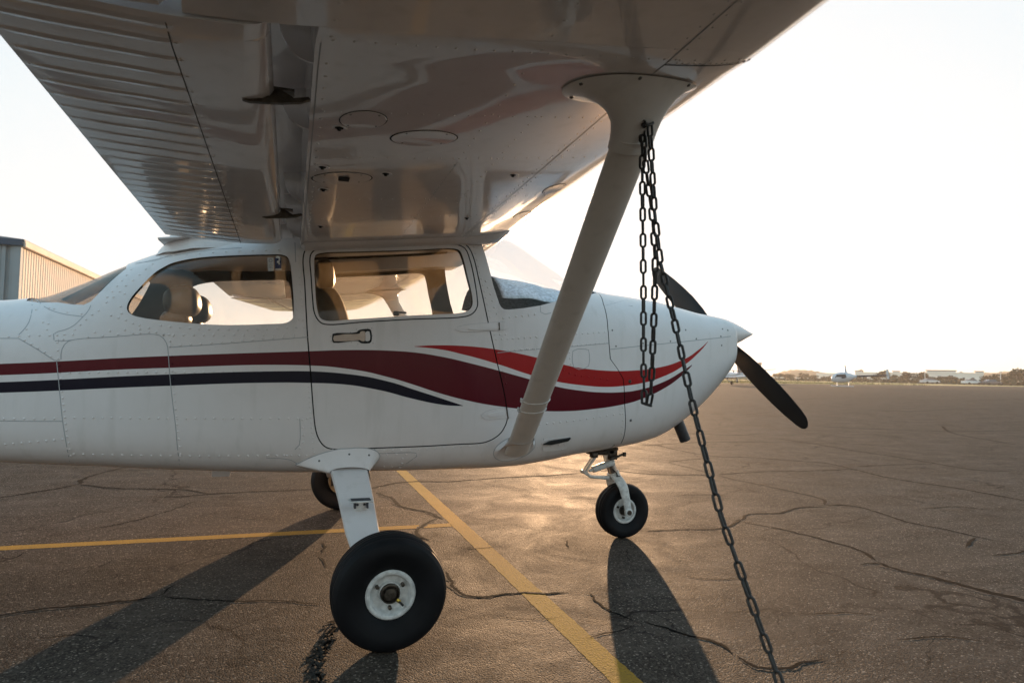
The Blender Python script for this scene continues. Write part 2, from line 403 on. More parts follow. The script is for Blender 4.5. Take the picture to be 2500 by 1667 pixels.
M_crumb = simple('crack_rim', (.042, .036, .031), .9, spec=.2, nscale=60, namt=.5, bump=1, bdist=.01)
M_grass = simple('dry_grass', (.42, .33, .16), .9, nscale=.4, namt=.3, spec=.1)
def yellow_mat():
    m, t, p = new_mat('worn_yellow_paint'); tc = N(t, 'ShaderNodeTexCoord')
    n = N(t, 'ShaderNodeTexNoise'); n.inputs['Scale'].default_value = 6; n.inputs['Detail'].default_value = 10; n.inputs['Roughness'].default_value = .75; t.links.new(tc.outputs['Object'], n.inputs['Vector'])
    n2 = N(t, 'ShaderNodeTexNoise'); n2.inputs['Scale'].default_value = 120; n2.inputs['Detail'].default_value = 4; t.links.new(tc.outputs['Object'], n2.inputs['Vector'])
    mr = N(t, 'ShaderNodeMapRange'); mr.inputs[1].default_value = .52; mr.inputs[2].default_value = .72; t.links.new(n.outputs[0], mr.inputs[0])
    mr2 = N(t, 'ShaderNodeMapRange'); mr2.inputs[1].default_value = .42; mr2.inputs[2].default_value = .72; mr2.inputs[4].default_value = .6; t.links.new(n2.outputs[0], mr2.inputs[0])
    f = math_(t, 'MAXIMUM', math_(t, 'MULTIPLY', mr.outputs[0], .5), mr2.outputs[0])
    t.links.new(mixc(t, f, (.38, .215, .026), (.07, .055, .04)), p.inputs['Base Color'])
    p.inputs['Roughness'].default_value = .85; p.inputs['Specular IOR Level'].default_value = .15
    b = N(t, 'ShaderNodeBump'); b.inputs['Strength'].default_value = .8; b.inputs['Distance'].default_value = .004; t.links.new(n2.outputs[0], b.inputs['Height']); t.links.new(b.outputs[0], p.inputs['Normal'])
    return m
M_yel = yellow_mat()

bm = BM(); R_ = 6000
face(bm, [bm.verts.new((x, y, -.012)) for x, y in ((-R_, -R_), (R_, -R_), (R_, R_), (-R_, R_))])
tag(mobj('ground', bm, M_grass, smooth=False), kind='structure')
# paved apron with its far edge where the photograph shows the strip of dry grass
bm = BM()
far = [(-260, 96), (-60, 84), (66, 79), (102, 88), (150, 94), (320, 118)]
near = [(-260, -60), (-60, -60), (66, -60), (102, -60), (150, -60), (320, -60)]
A = [bm.verts.new((x, y, -.002)) for x, y in near]; B = [bm.verts.new((x, y, -.002)) for x, y in far]
for i in range(5): face(bm, [A[i], A[i+1], B[i+1], B[i]])
def crack(bm, px, w0, w1=None, rim=0, z=-.0008):
    """a crack in the asphalt along measured points on the ground, with ragged edges"""
    w1 = w0 if w1 is None else w1
    w0 *= 1.15; w1 *= 1.15
    g = [onz(a, b) for a, b in px]
    pts = crom(g, n=4)
    L = sum((b - a).length for a, b in zip(pts, pts[1:]))
    n = min(max(int(L / .018), 8), 420); pts = resample(pts, n)
    amp = .012
    off = [random.gauss(0, 1) for _ in range(n)]
    cum = 0; q = []
    for i, p in enumerate(pts):
        d = (pts[min(i+1, n-1)] - pts[max(i-1, 0)]).normalized(); s = Vector((-d.y, d.x, 0))
        cum = cum * .88 + off[i] * amp * .30; q.append((p + s * cum, s))
    def strip(wf, zz, mi, jit):
        va = []; vb = []; ja = jb = .5
        for i, (p, s) in enumerate(q):
            ja = ja * .6 + .4 * random.random(); jb = jb * .6 + .4 * random.random(); f = i / (n - 1); w = (w0 + (w1 - w0) * f) * wf; end = min(1, i / 5, (n - 1 - i) / 5)
            a = w * end * (.15 + jit * ja); b = w * end * (.15 + jit * jb)
            va.append(bm.verts.new((p.x + s.x * a, p.y + s.y * a, zz))); vb.append(bm.verts.new((p.x - s.x * b, p.y - s.y * b, zz)))
        for i in range(n - 1): face(bm, [va[i], vb[i], vb[i+1], va[i+1]], mi)
    if rim: strip(min(rim, 1.6), z, 2, 1.2)
    strip(1, z + .0005, 1, .9)
CR_ = [
 ([(-80,1515),(0,1501),(149,1479.5),(298,1467),(391,1455)], .016, .014, 2.2),
 ([(391,1455),(565,1467),(680,1467),(804,1475)], .010, .007, 0),
 ([(391,1455),(408,1439),(442,1420)], .010, .004, 0),
 ([(-60,1222),(0,1214),(106,1197),(191,1182)], .022, .026, 0),
 ([(191,1182),(298,1192),(446,1195),(506,1205)], .022, .018, 0),
 ([(191,1182),(213,1165),(265,1150),(330,1135)], .03, .02, 2),
 ([(380,1213),(450,1210),(506,1205),(638,1199),(757,1195),(901,1192)], .016, .02, 0),
 ([(901,1192),(965,1178),(1020,1174),(1083,1175),(1250,1164),(1350,1159.5),(1424,1154)], .026, .02, 0),
 ([(1420,1150),(1508,1148),(1554,1154),(1656,1158),(1748,1159)], .022, .018, 0),
 ([(1748,1159),(1809,1173),(1886,1189),(1938,1200.6),(2008,1219),(2017,1233)], .018, .022, 1.8),
 ([(2017,1233),(2078,1233),(2148,1252),(2223,1275),(2289,1287),(2373,1306),(2448,1322)], .018, .012, 0),
 ([(1559,1295.5),(1662,1291),(1765,1288),(1802,1271),(1830,1254),(1905,1250),(1952,1238),(2013,1236)], .012, .018, 0),
 ([(1440,1293),(1500,1296),(1559,1295.5)], .006, .010, 0),
 ([(1802,1271),(1900,1289),(2008,1315),(2088,1336),(2139,1369)], .008, .018, 0),
 ([(2139,1369),(2204,1392),(2289,1411),(2382,1437),(2500,1465),(2640,1492)], .022, .040, 1.9),
 ([(2100,1379),(2139,1374),(2180,1385)], .02, .01, 0),
 ([(1400,1446),(1440,1449),(1456,1465),(1494,1488),(1554,1514)], .006, .009, 0),
 ([(1554,1514),(1606,1523),(1662,1542),(1727,1558),(1770,1572),(1798,1598)], .010, .013, 0),
 ([(1798,1598),(1830,1621.5),(1905,1633),(1975,1614),(2022,1609)], .016, .008, 2),
 ([(1420,1560),(1470,1550),(1520,1540),(1554,1524)], .005, .006, 0),
 ([(1087,1392),(1103,1416),(1122,1440),(1146,1451),(1193,1452),(1250,1443.5),(1330,1448),(1400,1446)], .013, .009, 1.8),
 ([(1551,1087),(1656,1082),(1733,1078.6),(1950,1080),(2150,1086)], .03, .02, 0),
 ([(1597,1085),(1669,1101),(1740,1113.5),(1830,1116),(1950,1125),(2008,1129),(2092,1147)], .028, .022, 0),
 ([(2092,1147),(2195,1170),(2335,1191),(2500,1221),(2600,1238)], .026, .03, 0),
 ([(1629,1128),(1676,1122),(1723,1118)], .016, .014, 0), ([(1629,1128),(1690,1143),(1748,1158)], .012, .01, 0),
 ([(1900,1070),(2000,1085),(2087,1100),(2195,1116),(2279,1130),(2387,1147),(2476,1149)], .03, .03, 0),
 ([(2092,1138),(2180,1134),(2279,1132)], .022, .02, 0),
 ([(1751,1158),(1850,1151),(1961,1149),(2092,1144)], .016, .016, 0),
 ([(2354,1334),(2382,1310)], .016, .01, 0), ([(2420,1355),(2470,1350),(2520,1338)], .012, .01, 0),
 ([(784,1321),(790,1335),(788,1349)], .012, .008, 0), ([(776,1353),(790,1368),(800,1386)], .008, .005, 0),
 ([(918,1201.5),(961,1219),(975,1233),(1040,1247),(1083,1266)], .02, .02, 2),
 ([(1067,1264),(1040,1278),(1020,1302),(1035,1312),(1049,1318)], .016, .014, 2),
 ([(230,1290),(300,1275),(400,1250),(480,1222)], .010, .006, 0),
 ([(0,1372),(40,1360),(60,1345)], .008, .004, 0),
 ([(260,1400),(285,1402),(283,1412)], .006, .004, 0),
 ([(1640,1060),(1700,1058),(1780,1062),(1860,1058)], .05, .03, 0),
 ([(1720,1010),(1800,1012),(1880,1006)], .05, .04, 0), ([(2050,1000),(2200,1004),(2380,998),(2500,1003)], .06, .04, 0),
 ([(1980,1040),(2120,1046),(2300,1052),(2500,1050)], .05, .04, 0), ([(1900,975),(2100,972),(2300,978),(2500,974)], .09, .07, 0),
 ([(2300,1040),(2330,1058),(2480,1085)], .04, .03, 0), ([(1384,1316),(1388,1330),(1392,1340)], .012, .006, 0),
]
CR_ += [([(823,1515),(796,1558),(780,1589),(772,1621),(784,1668)], .012, .02, 1.7), ([(1100,1330),(1160,1338),(1230,1330)], .006, .005, 0), ([(1200,1500),(1290,1512),(1380,1505)], .005, .004, 0), ([(560,1260),(640,1268),(700,1262)], .006, .005, 0), ([(60,1560),(180,1552),(260,1560)], .005, .004, 0), ([(1650,1400),(1740,1412),(1830,1405)], .006, .005, 0), ([(1960,1500),(2060,1492),(2160,1502)], .006, .005, 0), ([(2250,1240),(2340,1236),(2430,1246)], .014, .01, 0), ([(1640,1210),(1720,1206),(1800,1213)], .01, .008, 0), ([(2180,1560),(2290,1552),(2420,1566)], .005, .006, 0)]
for px, a, b, rim in CR_: crack(bm, px, a, b, rim)
# crumbling broken patch by the main wheel
for k in range(26):
    f = random.random(); pl = [(823,1515),(796,1558),(780,1589),(772,1621),(784,1668)]
    q = resample(v2(pl), 40)[int(f * 39)]; g = onz(q.x + random.gauss(0, 10), q.y + random.gauss(0, 6)); r = random.uniform(.008, .028)
    vs = [bm.verts.new((g.x + r * (.5 + random.random()) * cos(a * pi / 3.5), g.y + r * .6 * (.5 + random.random()) * sin(a * pi / 3.5), .0001 + .00003 * k)) for a in range(7)]
    face(bm, vs, 1 if k % 7 == 0 else 2)
for k in range(70):
    q = resample(v2(pl), 40)[int(random.random() * 39)]; g = onz(q.x + random.gauss(0, 12), q.y + random.gauss(0, 7)); s = random.uniform(.004, .011)
    r = bmesh.ops.create_icosphere(bm, subdivisions=1, radius=s)
    for v in r['verts']: v.co = Vector((v.co.x * random.uniform(.7, 1.4), v.co.y, v.co.z * .6)) + Vector((g.x, g.y, s * .3))
    for f_ in set(f for v in r['verts'] for f in v.link_faces): f_.material_index = 2
tag(mobj('tarmac', bm, [M_asph, M_crack, M_crumb], smooth=False), kind='structure')
def marking(p0, p1, w, z=-.0013):
    bm = BM(); p0 = Vector((*p0, 0)); p1 = Vector((*p1, 0)); L = (p1 - p0).length; n = int(L / .03)
    d = (p1 - p0).normalized(); s = Vector((-d.y, d.x, 0)); va = []; vb = []
    for i in range(n + 1):
        c = p0 + d * L * i / n; a = w / 2 + random.uniform(-.0025, .0025); b = w / 2 + random.uniform(-.0025, .0025)
        va.append(bm.verts.new((c.x + s.x * a, c.y + s.y * a, z))); vb.append(bm.verts.new((c.x - s.x * b, c.y - s.y * b, z)))
    for i in range(n): face(bm, [va[i], vb[i], vb[i+1], va[i+1]])
    return bm
bm1 = marking((.748, 8.5), (.746, -5.5), .106)
tag(mobj('road_marking', bm1, M_yel, smooth=False), kind='structure')
bm1 = marking((.690, .588), (-9.0, .745), .098, -.0011)
tag(mobj('road_marking', bm1, M_yel, smooth=False), kind='structure')

# ------------------------------------------------------------ the aeroplane: fuselage loft
ST = [ # x, half width, bottom, top, widest, exponent bottom, exponent top
 (-4.9,.05,1.0,1.20,1.1,2.4,2.4),(-4.0,.16,.86,1.27,1.08,2.8,2.6),(-3.0,.27,.735,1.325,1.05,3.4,2.8),(-2.2,.36,.645,1.345,1.03,4,2.8),
 (-1.75,.425,.595,1.355,1.02,4.5,2.8),(-1.55,.45,.583,1.385,1.05,4.8,2.6),(-1.4,.468,.575,1.455,1.05,5,2.4),(-1.2,.49,.563,1.56,1.1,5.2,2.6),
 (-1.05,.507,.553,1.625,1.1,5.4,3.0),(-.9,.518,.545,1.68,1.12,5.6,3.6),(-.6,.53,.528,1.745,1.15,5.8,4.6),(-.3,.53,.517,1.79,1.15,6,5),
 (0,.53,.513,1.83,1.15,6,5.2),(.3,.53,.512,1.86,1.15,6,5.2),(.6,.53,.512,1.875,1.15,6,4.8),(.8,.53,.516,1.84,1.15,5.6,3.6),
 (1.0,.525,.536,1.745,1.15,5.2,2.9),(1.2,.51,.566,1.64,1.15,4.8,2.7),(1.4,.49,.588,1.572,1.15,4.4,2.9),(1.6,.465,.610,1.552,1.15,4,3.0),
 (1.8,.44,.650,1.535,1.15,3.5,2.9),(2.0,.405,.745,1.50,1.16,3.0,3.0),(2.12,.385,.83,1.475,1.18,2.8,3.1),(2.22,.366,.925,1.457,1.2,2.7,3.8),
 (2.29,.352,1.02,1.438,1.22,2.8,4.4),(2.32,.343,1.065,1.426,1.23,2.8,4.6),(2.335,.325,1.11,1.408,1.24,2.8,4.6)]
def section(x, off=0, n=112, fl=None):
    w, zb, zt, zm, nb, ntp = interp(ST, x)
    w = max(w - off, .01); zb += off; zt -= off
    if fl is not None: zb = max(zb, fl)
    out = []
    for k in range(n):
        # even spacing by angle, then projected onto the superellipse
        a = 2 * pi * (k + .5) / n; c, s = cos(a), sin(a); e = ntp if s >= 0 else nb; h = (zt - zm) if s >= 0 else (zm - zb)
        r = (abs(c) ** e + abs(s) ** e) ** (-1 / e)
        out.append(Vector((x, w * c * r, zm + h * s * r)))
    return out
def fus(x0, x1, dx, off=0, fl=None):
    bm = BM(); xs = sorted(set([x0, x1] + [round(x0 + i * dx, 4) for i in range(int((x1 - x0) / dx) + 1)] + ([2.3, 2.31, 2.32, 2.327] if x1 > 2.3 else [])))
    loftrings(bm, [section(x, off, fl=fl) for x in xs]); return bm
outer = fus(-4.9, 2.335, .04)
BV = BVHTree.FromBMesh(outer)
def P(px, py):
    d = ray(px, py).normalized(); h = BV.ray_cast(CAM, d)
    if h[0] is None: # just past the outline: nearest surface point to the line of sight
        h = BV.find_nearest(CAM + d * 4.0)
    return h[0], (h[1] if h[1].dot(d) < 0 else -h[1])
def PX(pts): return [(P(a, b)[0].x, P(a, b)[0].z) for a, b in pts]
def ext(pts, L):  # stripes run straight on aft of the photograph's edge
    p = PX(pts); a, b = p[0], p[1]; s = (b[1] - a[1]) / (b[0] - a[0]) * .6
    return [(-4.95, a[1] + s * (-4.95 - a[0]) + .02), (-3.2, a[1] + s * (-3.2 - a[0]))] + p
def thin(pts): # strictly rising x, not too many
    out = [pts[0]]
    for p in pts[1:]:
        if p[0] > out[-1][0] + .012: out.append(p)
    return out
mar_t = thin(ext([(0,887.7),(383,869.5),(752,857),(868,853.8),(945,855.3),(1006,859.3),(1067,868.2),(1159,889),(1220,905),(1288,924),(1349,941),(1409,952),(1473,957.6),(1524,956.4),(1569,949),(1617,933),(1665,906),(1689,890)], 0))
mar_b = thin(ext([(0,916),(383,899),(756,892.3),(853,901),(945,920),(1006,938),(1067,958),(1129,975),(1190,987.6),(1251,996),(1320,1003),(1378,1004),(1441,999.4),(1524,986.7),(1569,973),(1617,950.6),(1665,917),(1689,893)], 0))
red_t = thin(PX([(1012,845),(1067,842.4),(1110,843),(1159,846),(1220,854),(1304,871),(1365,887),(1429,899.6),(1492,905),(1550,904),(1601,898),(1664.5,879),(1706,853),(1728,833)]))
red_b = thin(PX([(1012,846.5),(1067,852),(1129,865),(1220,890.5),(1288,913),(1352,930),(1416,940),(1480,944.6),(1524,942),(1569,935),(1617,920),(1664.5,895.5),(1706,861),(1728,835)]))
nav_t = thin(ext([(0,932.5),(383,914.5),(681,905.7),(761,906),(853,913),(945,930),(1006,949),(1067,968.6),(1130,989.5)], 0))
nav_b = thin(ext([(0,959),(383,943),(681,934),(763,935),(822,937),(914,950),(1006,973),(1067,986),(1098,990),(1130,991)], 0))
M_body = paint_base('striped_paint', wav=.22, stripes=[((.105, .004, .011), mar_t, mar_b), ((.38, .007, .010), red_t, red_b), ((.006, .005, .016), nav_t, nav_b)])

plane = empty('airplane', (0, 0, 0), 0, 'white high-wing light airplane with maroon, red and navy stripes, chained down by its wing strut', 'airplane')

# outlines measured on the skin
def closed_xz(px, n=5): return [(q.x, q.y) for q in crom(v2(PX(px)), True, n)]
door_px = [(765,1000),(758,907),(750.5,815.5),(744,693),(740,632),(746,610),(764,595),(792,590.5),(860,588),(945,586.5),(1098,584),(1122,589),(1144,604),(1156,629),(1168,678),(1181,736),(1196,806),(1214,886),(1226.5,938),(1237,996),(1238,1025),(1226,1052),(1209,1068),(1181,1080),(1120,1084),(1043.5,1088.6),(902,1094),(830,1097),(799.5,1093),(786,1083),(776,1066),(770,1045)]
frame_px = [(757,632),(761,618),(773.5,609),(807,606),(945,602),(1067,598.5),(1113,597.5),(1135,607),(1147,635),(1156,672),(1165,730),(1165,748),(1156,763),(1138,772),(1006,779),(884,786),(801,792),(783,787),(769,767),(763,724),(760,678)]
glass_px = [(767,634),(771,623),(784,618),(884,614),(1006,610.5),(1108,607),(1122,612),(1129,625),(1141,672),(1153,724),(1153,745),(1145,757),(1129,763),(1006,770),(853,780),(797,783),(782,776),(774,752),(769,693)]
rear_px = [(310,749),(318,730),(344,699),(379,665),(400,652),(421,642),(478,630),(574,623.5),(651,621.5),(689,622),(702,628),(708,642),(711,661),(717.5,755),(715,776),(701,787),(651,791),(536,793),(421,785),(344,775),(321,768),(312,760)]
door_xz = closed_xz(door_px); frame_xz = closed_xz(frame_px); glass_xz = closed_xz(glass_px); rear_xz = closed_xz(rear_px)
def grow(poly, g):
    c = [Vector((a, b)) for a, b in poly]; n = len(c); out = []
    area = sum(c[i].x * c[(i+1) % n].y - c[(i+1) % n].x * c[i].y for i in range(n))
    sg = 1 if area > 0 else -1
    for i in range(n):
        d = (c[(i+1) % n] - c[i-1]).normalized(); out.append((c[i].x + d.y * g * sg, c[i].y - d.x * g * sg))
    return out
# windscreen: pillar edge, sill, then up over the wing
ws = PX([(1174,590),(1190,641),(1205,699),(1219,742),(1224,750),(1231,755),(1240,756),(1280,752),(1318,746),(1352,737)])
ws = [(ws[0][0] - .012, 1.83), (ws[0][0] - .006, 1.80)] + ws + [(1.22, 1.50), (1.34, 1.545), (1.44, 1.60), (1.44, 2.2), (.72, 2.2), (.70, 1.875), (.60, 1.862)]
rw = PX([(222,736),(250,708),(280,679),(308,656)])
rw = [(-1.595, 1.375), (-1.57, 1.345), (-1.50, 1.335)] + PX([(140,738),(175,743),(205,744)]) + rw + [(-1.19, 1.60), (-1.17, 2.1), (-1.60, 2.1)]
# cowling joint, running round the whole nose
cow = PX([(1440,709),(1464,719),(1473,742),(1480,767),(1484,802),(1487,841),(1490,876),(1508,901),(1521,923.5),(1523.6,943),(1525,987),(1527,1030),(1526,1050),(1523,1066),(1516,1082),(1504,1095)])
cow = [(cow[0][0] - .01, 2.0)] + cow + [(cow[-1][0] - .01, .3)]
seam = PX([(1488,853),(1569,844),(1630,838),(1696,831),(1770,823)])

me = bpy.data.meshes.new('shell'); outer.normal_update(); outer.to_mesh(me); outer.free(); me.materials.append(M_body)
MS = [M_body, M_head, M_seal, M_line]; MO = [m.name for m in MS]
inner = fus(-1.72, 1.36, .06, .035, .80)
shell = booly(me, inner, MS, 'DIFFERENCE', M_head)
# cowling = everything ahead of the joint
def poly_ahead(c, dx=0): return [(a + dx, b) for a, b in c] + [(3.2, .3), (3.2, 2.0)]
cowl = booly(shell.copy(), prism(poly_ahead(cow, .0025), -1.2, 1.2), MS, 'INTERSECT', M_line)
shell = booly(shell, prism(poly_ahead(cow, -.0025), -1.2, 1.2), MS, 'DIFFERENCE', M_line)
door = booly(shell.copy(), prism(grow(door_xz, -.003), -.9, -.30), MS, 'INTERSECT', M_line)
shell = booly(shell, prism(grow(door_xz, .003), -.9, -.30), MS, 'DIFFERENCE', M_line)
frame = booly(door.copy(), prism(grow(frame_xz, -.0025), -.9, -.30), MS, 'INTERSECT', M_line)
door = booly(door, prism(grow(frame_xz, .0035), -.9, -.30), MS, 'DIFFERENCE', M_line)
frame = booly(frame, prism(glass_xz, -1, -.2), MS, 'DIFFERENCE', M_seal)
shell = booly(shell, prism(glass_xz, -.2, 1), MS, 'DIFFERENCE', M_seal)
shell = booly(shell, prism(rear_xz, -1, 1), MS, 'DIFFERENCE', M_seal)
shell = booly(shell, prism(ws, -1, 1), MS, 'DIFFERENCE', M_seal)
shell = booly(shell, prism(rw, -1, 1), MS, 'DIFFERENCE', M_seal)
bo = fus(-1.7, 2.30, .04, .012); bi = fus(-1.68, 2.28, .04, .030)
bme = bpy.data.meshes.new('b'); bo.to_mesh(bme); bo.free(); bme.materials.append(M_line)
mids = booly(bme, bi, [M_line], 'DIFFERENCE', M_line)
def backing(name, poly, g0, g1, y0, y1, parent):
    q = booly(mids.copy(), prism(grow(poly, g0), y0, y1), [M_line], 'INTERSECT', M_line)
    q = booly(q, prism(grow(poly, g1), y0 - .2, y1 + .2), [M_line], 'DIFFERENCE', M_line)
    q.materials.clear(); b = to_bm(q)
    for f in b.faces: f.material_index = 0
    return mobj(name, b, M_seal, parent, smooth=False)
# glass panes: a thin shell just under the skin, cut to each outline
gouter = fus(-1.7, 1.6, .04, .006); ginner = fus(-1.65, 1.55, .04, .010)
gme = bpy.data.meshes.new('g'); gouter.to_mesh(gme); gouter.free(); gme.materials.append(M_glass)
gshell = booly(gme, ginner, [M_glass], 'DIFFERENCE', M_glass)
def pane(poly, y0, y1, g=.004): return booly(gshell.copy(), prism(grow(poly, g), y0, y1), [M_glass], 'INTERSECT', M_glass)

def fin(me_, extra=None, mats=MS):
    remat(me_, mats, [m.name for m in mats]); b = to_bm(me_)
    if extra: extra(b)
    return b
# rivets and seams that sit on the skin
def rivet(bm, p, n, r=.0048, h=.0026, mi=0):
    a, b = frame_on(n); R0 = []; R1 = []
    for k in range(8):
        d = a * cos(k * pi / 4) + b * sin(k * pi / 4); R0.append(bm.verts.new(p + d * r - n * .0006)); R1.append(bm.verts.new(p + d * r * .62 + n * h * .72))
    c = bm.verts.new(p + n * h)
    for k in range(8):
        face(bm, [R0[k], R0[(k+1) % 8], R1[(k+1) % 8], R1[k]], mi); face(bm, [R1[k], R1[(k+1) % 8], c], mi)
def seamline(bm, pn, w, h=.0007, mi=4):
    va = []; vb = []
    for i, (p, n) in enumerate(pn):
        d = (pn[min(i+1, len(pn)-1)][0] - pn[max(i-1, 0)][0]).normalized(); s = n.cross(d).normalized()
        va.append(bm.verts.new(p + s * w / 2 + n * h)); vb.append(bm.verts.new(p - s * w / 2 + n * h))
    for i in range(len(va) - 1): face(bm, [va[i], va[i+1], vb[i+1], vb[i]], mi)
def riv_row(bm, px, n, r=.0060, mi=0, h=.0036):
    for q in resample(crom(v2(px), n=5), n):
        p, nn = P(q.x, q.y); rivet(bm, p, nn, r, h, mi)
def seam_px(bm, px, w=.0034, mi=4, closed=False, step=12):
    c = crom(v2(px), closed, 6)
    if closed: c.append(c[0])
    L = sum((b - a).length for a, b in zip(c, c[1:])); c = resample(c, max(int(L / step), 4))
    seamline(bm, [P(q.x, q.y) for q in c], w, mi=mi)
def z4(*p): return [(a / 2.6133, b / 2.6133 + 500) for a, b in p]
def z5(*p): return [(a / 3.2667 + 700, b / 3.2667 + 540) for a, b in p]
def z6(*p): return [(a / 3.136 + 1250, b / 3.136 + 560) for a, b in p]
def z7(*p): return [(a / 2.5413 + 650, b / 2.5413 + 1050) for a, b in p]
def fus_extra(b):
    for px, n in [
      (z4((1025,770),(1220,788),(1560,797),(1760,790),(1890,780)), 15), (z4((1043,830),(1500,832),(1940,832)), 15), (z4((1085,900),(1350,882),(1690,855),(1940,838)), 14),
      (z4((1905,280),(1905,340),(1915,490),(1925,580),(1930,670),(1940,780)), 12), (z4((1890,600),(1900,690),(1910,730)), 3), (z4((1025,335),(1180,318),(1400,302),(1550,295),(1780,287)), 10),
      (z4((975,378),(915,425),(862,472),(800,520),(743,572),(710,600),(680,622)), 8), (z4((840,413),(780,482),(717,553),(685,588)), 6),
      (z4((770,648),(710,705)), 2), (z4((755,720),(825,743),(848,756)), 3), (z4((797,567),(775,692)), 2), (z4((630,675),(585,702),(548,732),(513,763),(475,797)), 5), (z4((465,828),(555,843),(655,835),(750,828),(848,818)), 5),
      (z4((605,812),(700,804),(797,797)), 3), (z4((410,826),(410,853),(365,860),(365,830)), 4), (z4((890,767),(893,788),(893,817)), 3), (z4((950,785),(992,812),(1043,830)), 3), (z4((950,812),(1078,828)), 2),
      (z4((55,840),(125,836),(186,836),(250,834),(317,833)), 5), (z4((158,862),(200,888),(243,915),(285,940),(325,967),(372,980)), 6), (z4((170,792),(300,795)), 2), (z4((230,670),(275,748)), 2),
      (z4((345,663),(460,690),(520,695)), 3), (z4((365,878),(369,928)), 2),
      (z4((378,1025),(388,1125),(398,1220),(409,1317),(420,1407),(430,1490),(441,1531),(452,1600)), 15), (z4((1095,965),(1099,1065),(1108,1170),(1118,1268),(1125,1365),(1140,1477),(1152,1590)), 14),
      (z4((445,1071),(1100,1067),(1790,1063)), 23), (z4((475,1357),(1200,1362),(1960,1363)), 26), (z4((25,1365),(345,1363)), 6), (z4((33,1527),(193,1514),(398,1496)), 8),
      (z4((1972,1160),(1985,1380),(1995,1487),(1998,1550)), 13), (z4((1930,1370),(1933,1470),(1935,1517)), 4), (z4((1085,868),(1105,835)), 2),
      ([(180,1108),(440,1113),(700,1112)], 23), (z7((360,117),(500,133),(600,130),(940,120),(1370,93)), 20), (z7((690,150),(840,150),(925,150)), 5), (z7((285,15),(291,78),(300,172)), 6),
      (z7((230,30),(230,75),(210,110)), 3), (z7((15,155),(115,155),(250,157)), 6), (z7((730,225),(830,230)), 3), (z7((845,175),(843,205)), 2),
      (z5((1495,208),(1545,425),(1590,615),(1622,762)), 12), (z5((1588,478),(1625,580),(1655,685),(1676,738)), 6), (z5((1727,772),(1830,760),(1930,745),(1980,740)), 6),
      (z5((1670,940),(1755,938),(1900,930),(1990,922)), 8), (z5((1658,905),(1746,902)), 3), (z5((1770,1027),(1965,1015)), 5), (z5((1680,1040),(1725,1190),(1748,1293)), 6),
      (z6((35,668),(130,660),(175,652)), 4), (z6((5,835),(190,825)), 5), (z6((455,803),(710,785)), 7), (z6((35,925),(175,915)), 4), (z6((470,890),(710,868)), 8),
      (z6((165,1498),(500,1460),(830,1410)), 14), (z6((850,1360),(847,1468),(843,1560)), 5), (z6((350,1060),(470,1110),(600,1130),(730,1150)), 9), (z6((440,940),(450,1030)), 3),
      (z5((1420,150),(1500,152)), 3), ([(120,752),(118,790)], 2)]:
        riv_row(b, px, n)
    S = lambda px, **k: seam_px(b, px, **k)
    S([(138,879),(143.5,932),(153,1028),(165,1100),(172,1138)]); S([(149,877),(150,856),(161,837),(176,830),(280,822),(375,816),(394,821),(408,841),(411,867),(415,921),(421,978),(429,1043),(434,1100),(441,1146)])
    S([(413,848),(560,838),(752,823)]); S([(0,1027),(80,1028),(152,1028)]); S([(0,826),(20,826),(45,826)]); S([(45,826),(90,852),(132,879)]); S([(132,879),(140,880),(147,879)])
    S([(78,730),(78,760),(70,788),(58,805),(45,818)]); S([(88,731),(115,753),(153,766),(203,773)]); S([(203,773),(215,760),(222,745)]); S([(203,773),(180,795),(150,808),(132,812),(132,830)])
    S([(176,830),(150,833),(134,832)]); S([(732,1022),(733,1060),(731,1085),(720,1097)]); S([(650,1117),(690,1119),(713,1123),(725,1131)])
    S([(914,1095),(916,1103),(925,1106),(1015,1105),(1021,1109),(1005,1122),(985,1135),(957,1144)]); S([(330,645),(420,625),(500,612),(590,605)]); S([(720,592),(722,640)]); S([(331,642),(380,636),(440,612)])
    S([(1214,861),(1300,853),(1382,847),(1486,838)]); S([(1397,870),(1399,856),(1406,852.5),(1430,852),(1438,855),(1439,870),(1439,885),(1435,896),(1425,900),(1410,901),(1400,895)], closed=True)
    S([(1319,747),(1319,760),(1323,767),(1345,764)]); S([(1440,713),(1456,716)], w=.006, mi=3)
    S([(1325,1080),(1327,1075),(1327,1070)])
    # static placard of two tiny lines of print ahead of the strut
fus_o = mobj('fuselage', fin(shell, fus_extra, MS + [M_seam]), MS + [M_seam], plane, ang=28)
def cowl_extra(b):
    for q in [(1495,806),(1504,845),(1570,838),(1637,833),(1700,827),(1760,821),(1777,806),(1764,803),(1762,843),(1760,765)]:
        p, n = P(*q); rivet(b, p, n, .0062, .002, 5)
    p, n = P(1540, 1026); rivet(b, p, n, .009, .006, 5)
    seam_px(b, [(1488,853),(1569,844),(1630,838),(1696,831),(1770,823),(1784,821)], w=.004)
    seam_px(b, [(1478,746),(1520,735),(1560,724)], w=.0015); seam_px(b, [(1537,727),(1550,727),(1560,724)], w=.002, mi=3)
    riv_row(b, [(1562,1020),(1570,1015)], 2, .003)
mobj('cowling', fin(cowl, cowl_extra, MS + [M_seam, M_screw]), MS + [M_seam, M_screw], plane, ang=28)
# air inlets in the front of the cowling, either side of the spinner
bm = BM()
for s in (-1, 1):
    bm = BM(); box(bm, (2.334, s * .18, 1.255), (.012, .13, .10), 0, bev=.004); mobj('air_inlet', bm, M_seal, plane)
p = P(1538, 931)[0]; bm = BM(); lathe(bm, [(0, 0), (.004, .006), (0, .011)], p, P(1538, 931)[1], 16); mobj('fastener', bm, M_grease, plane)

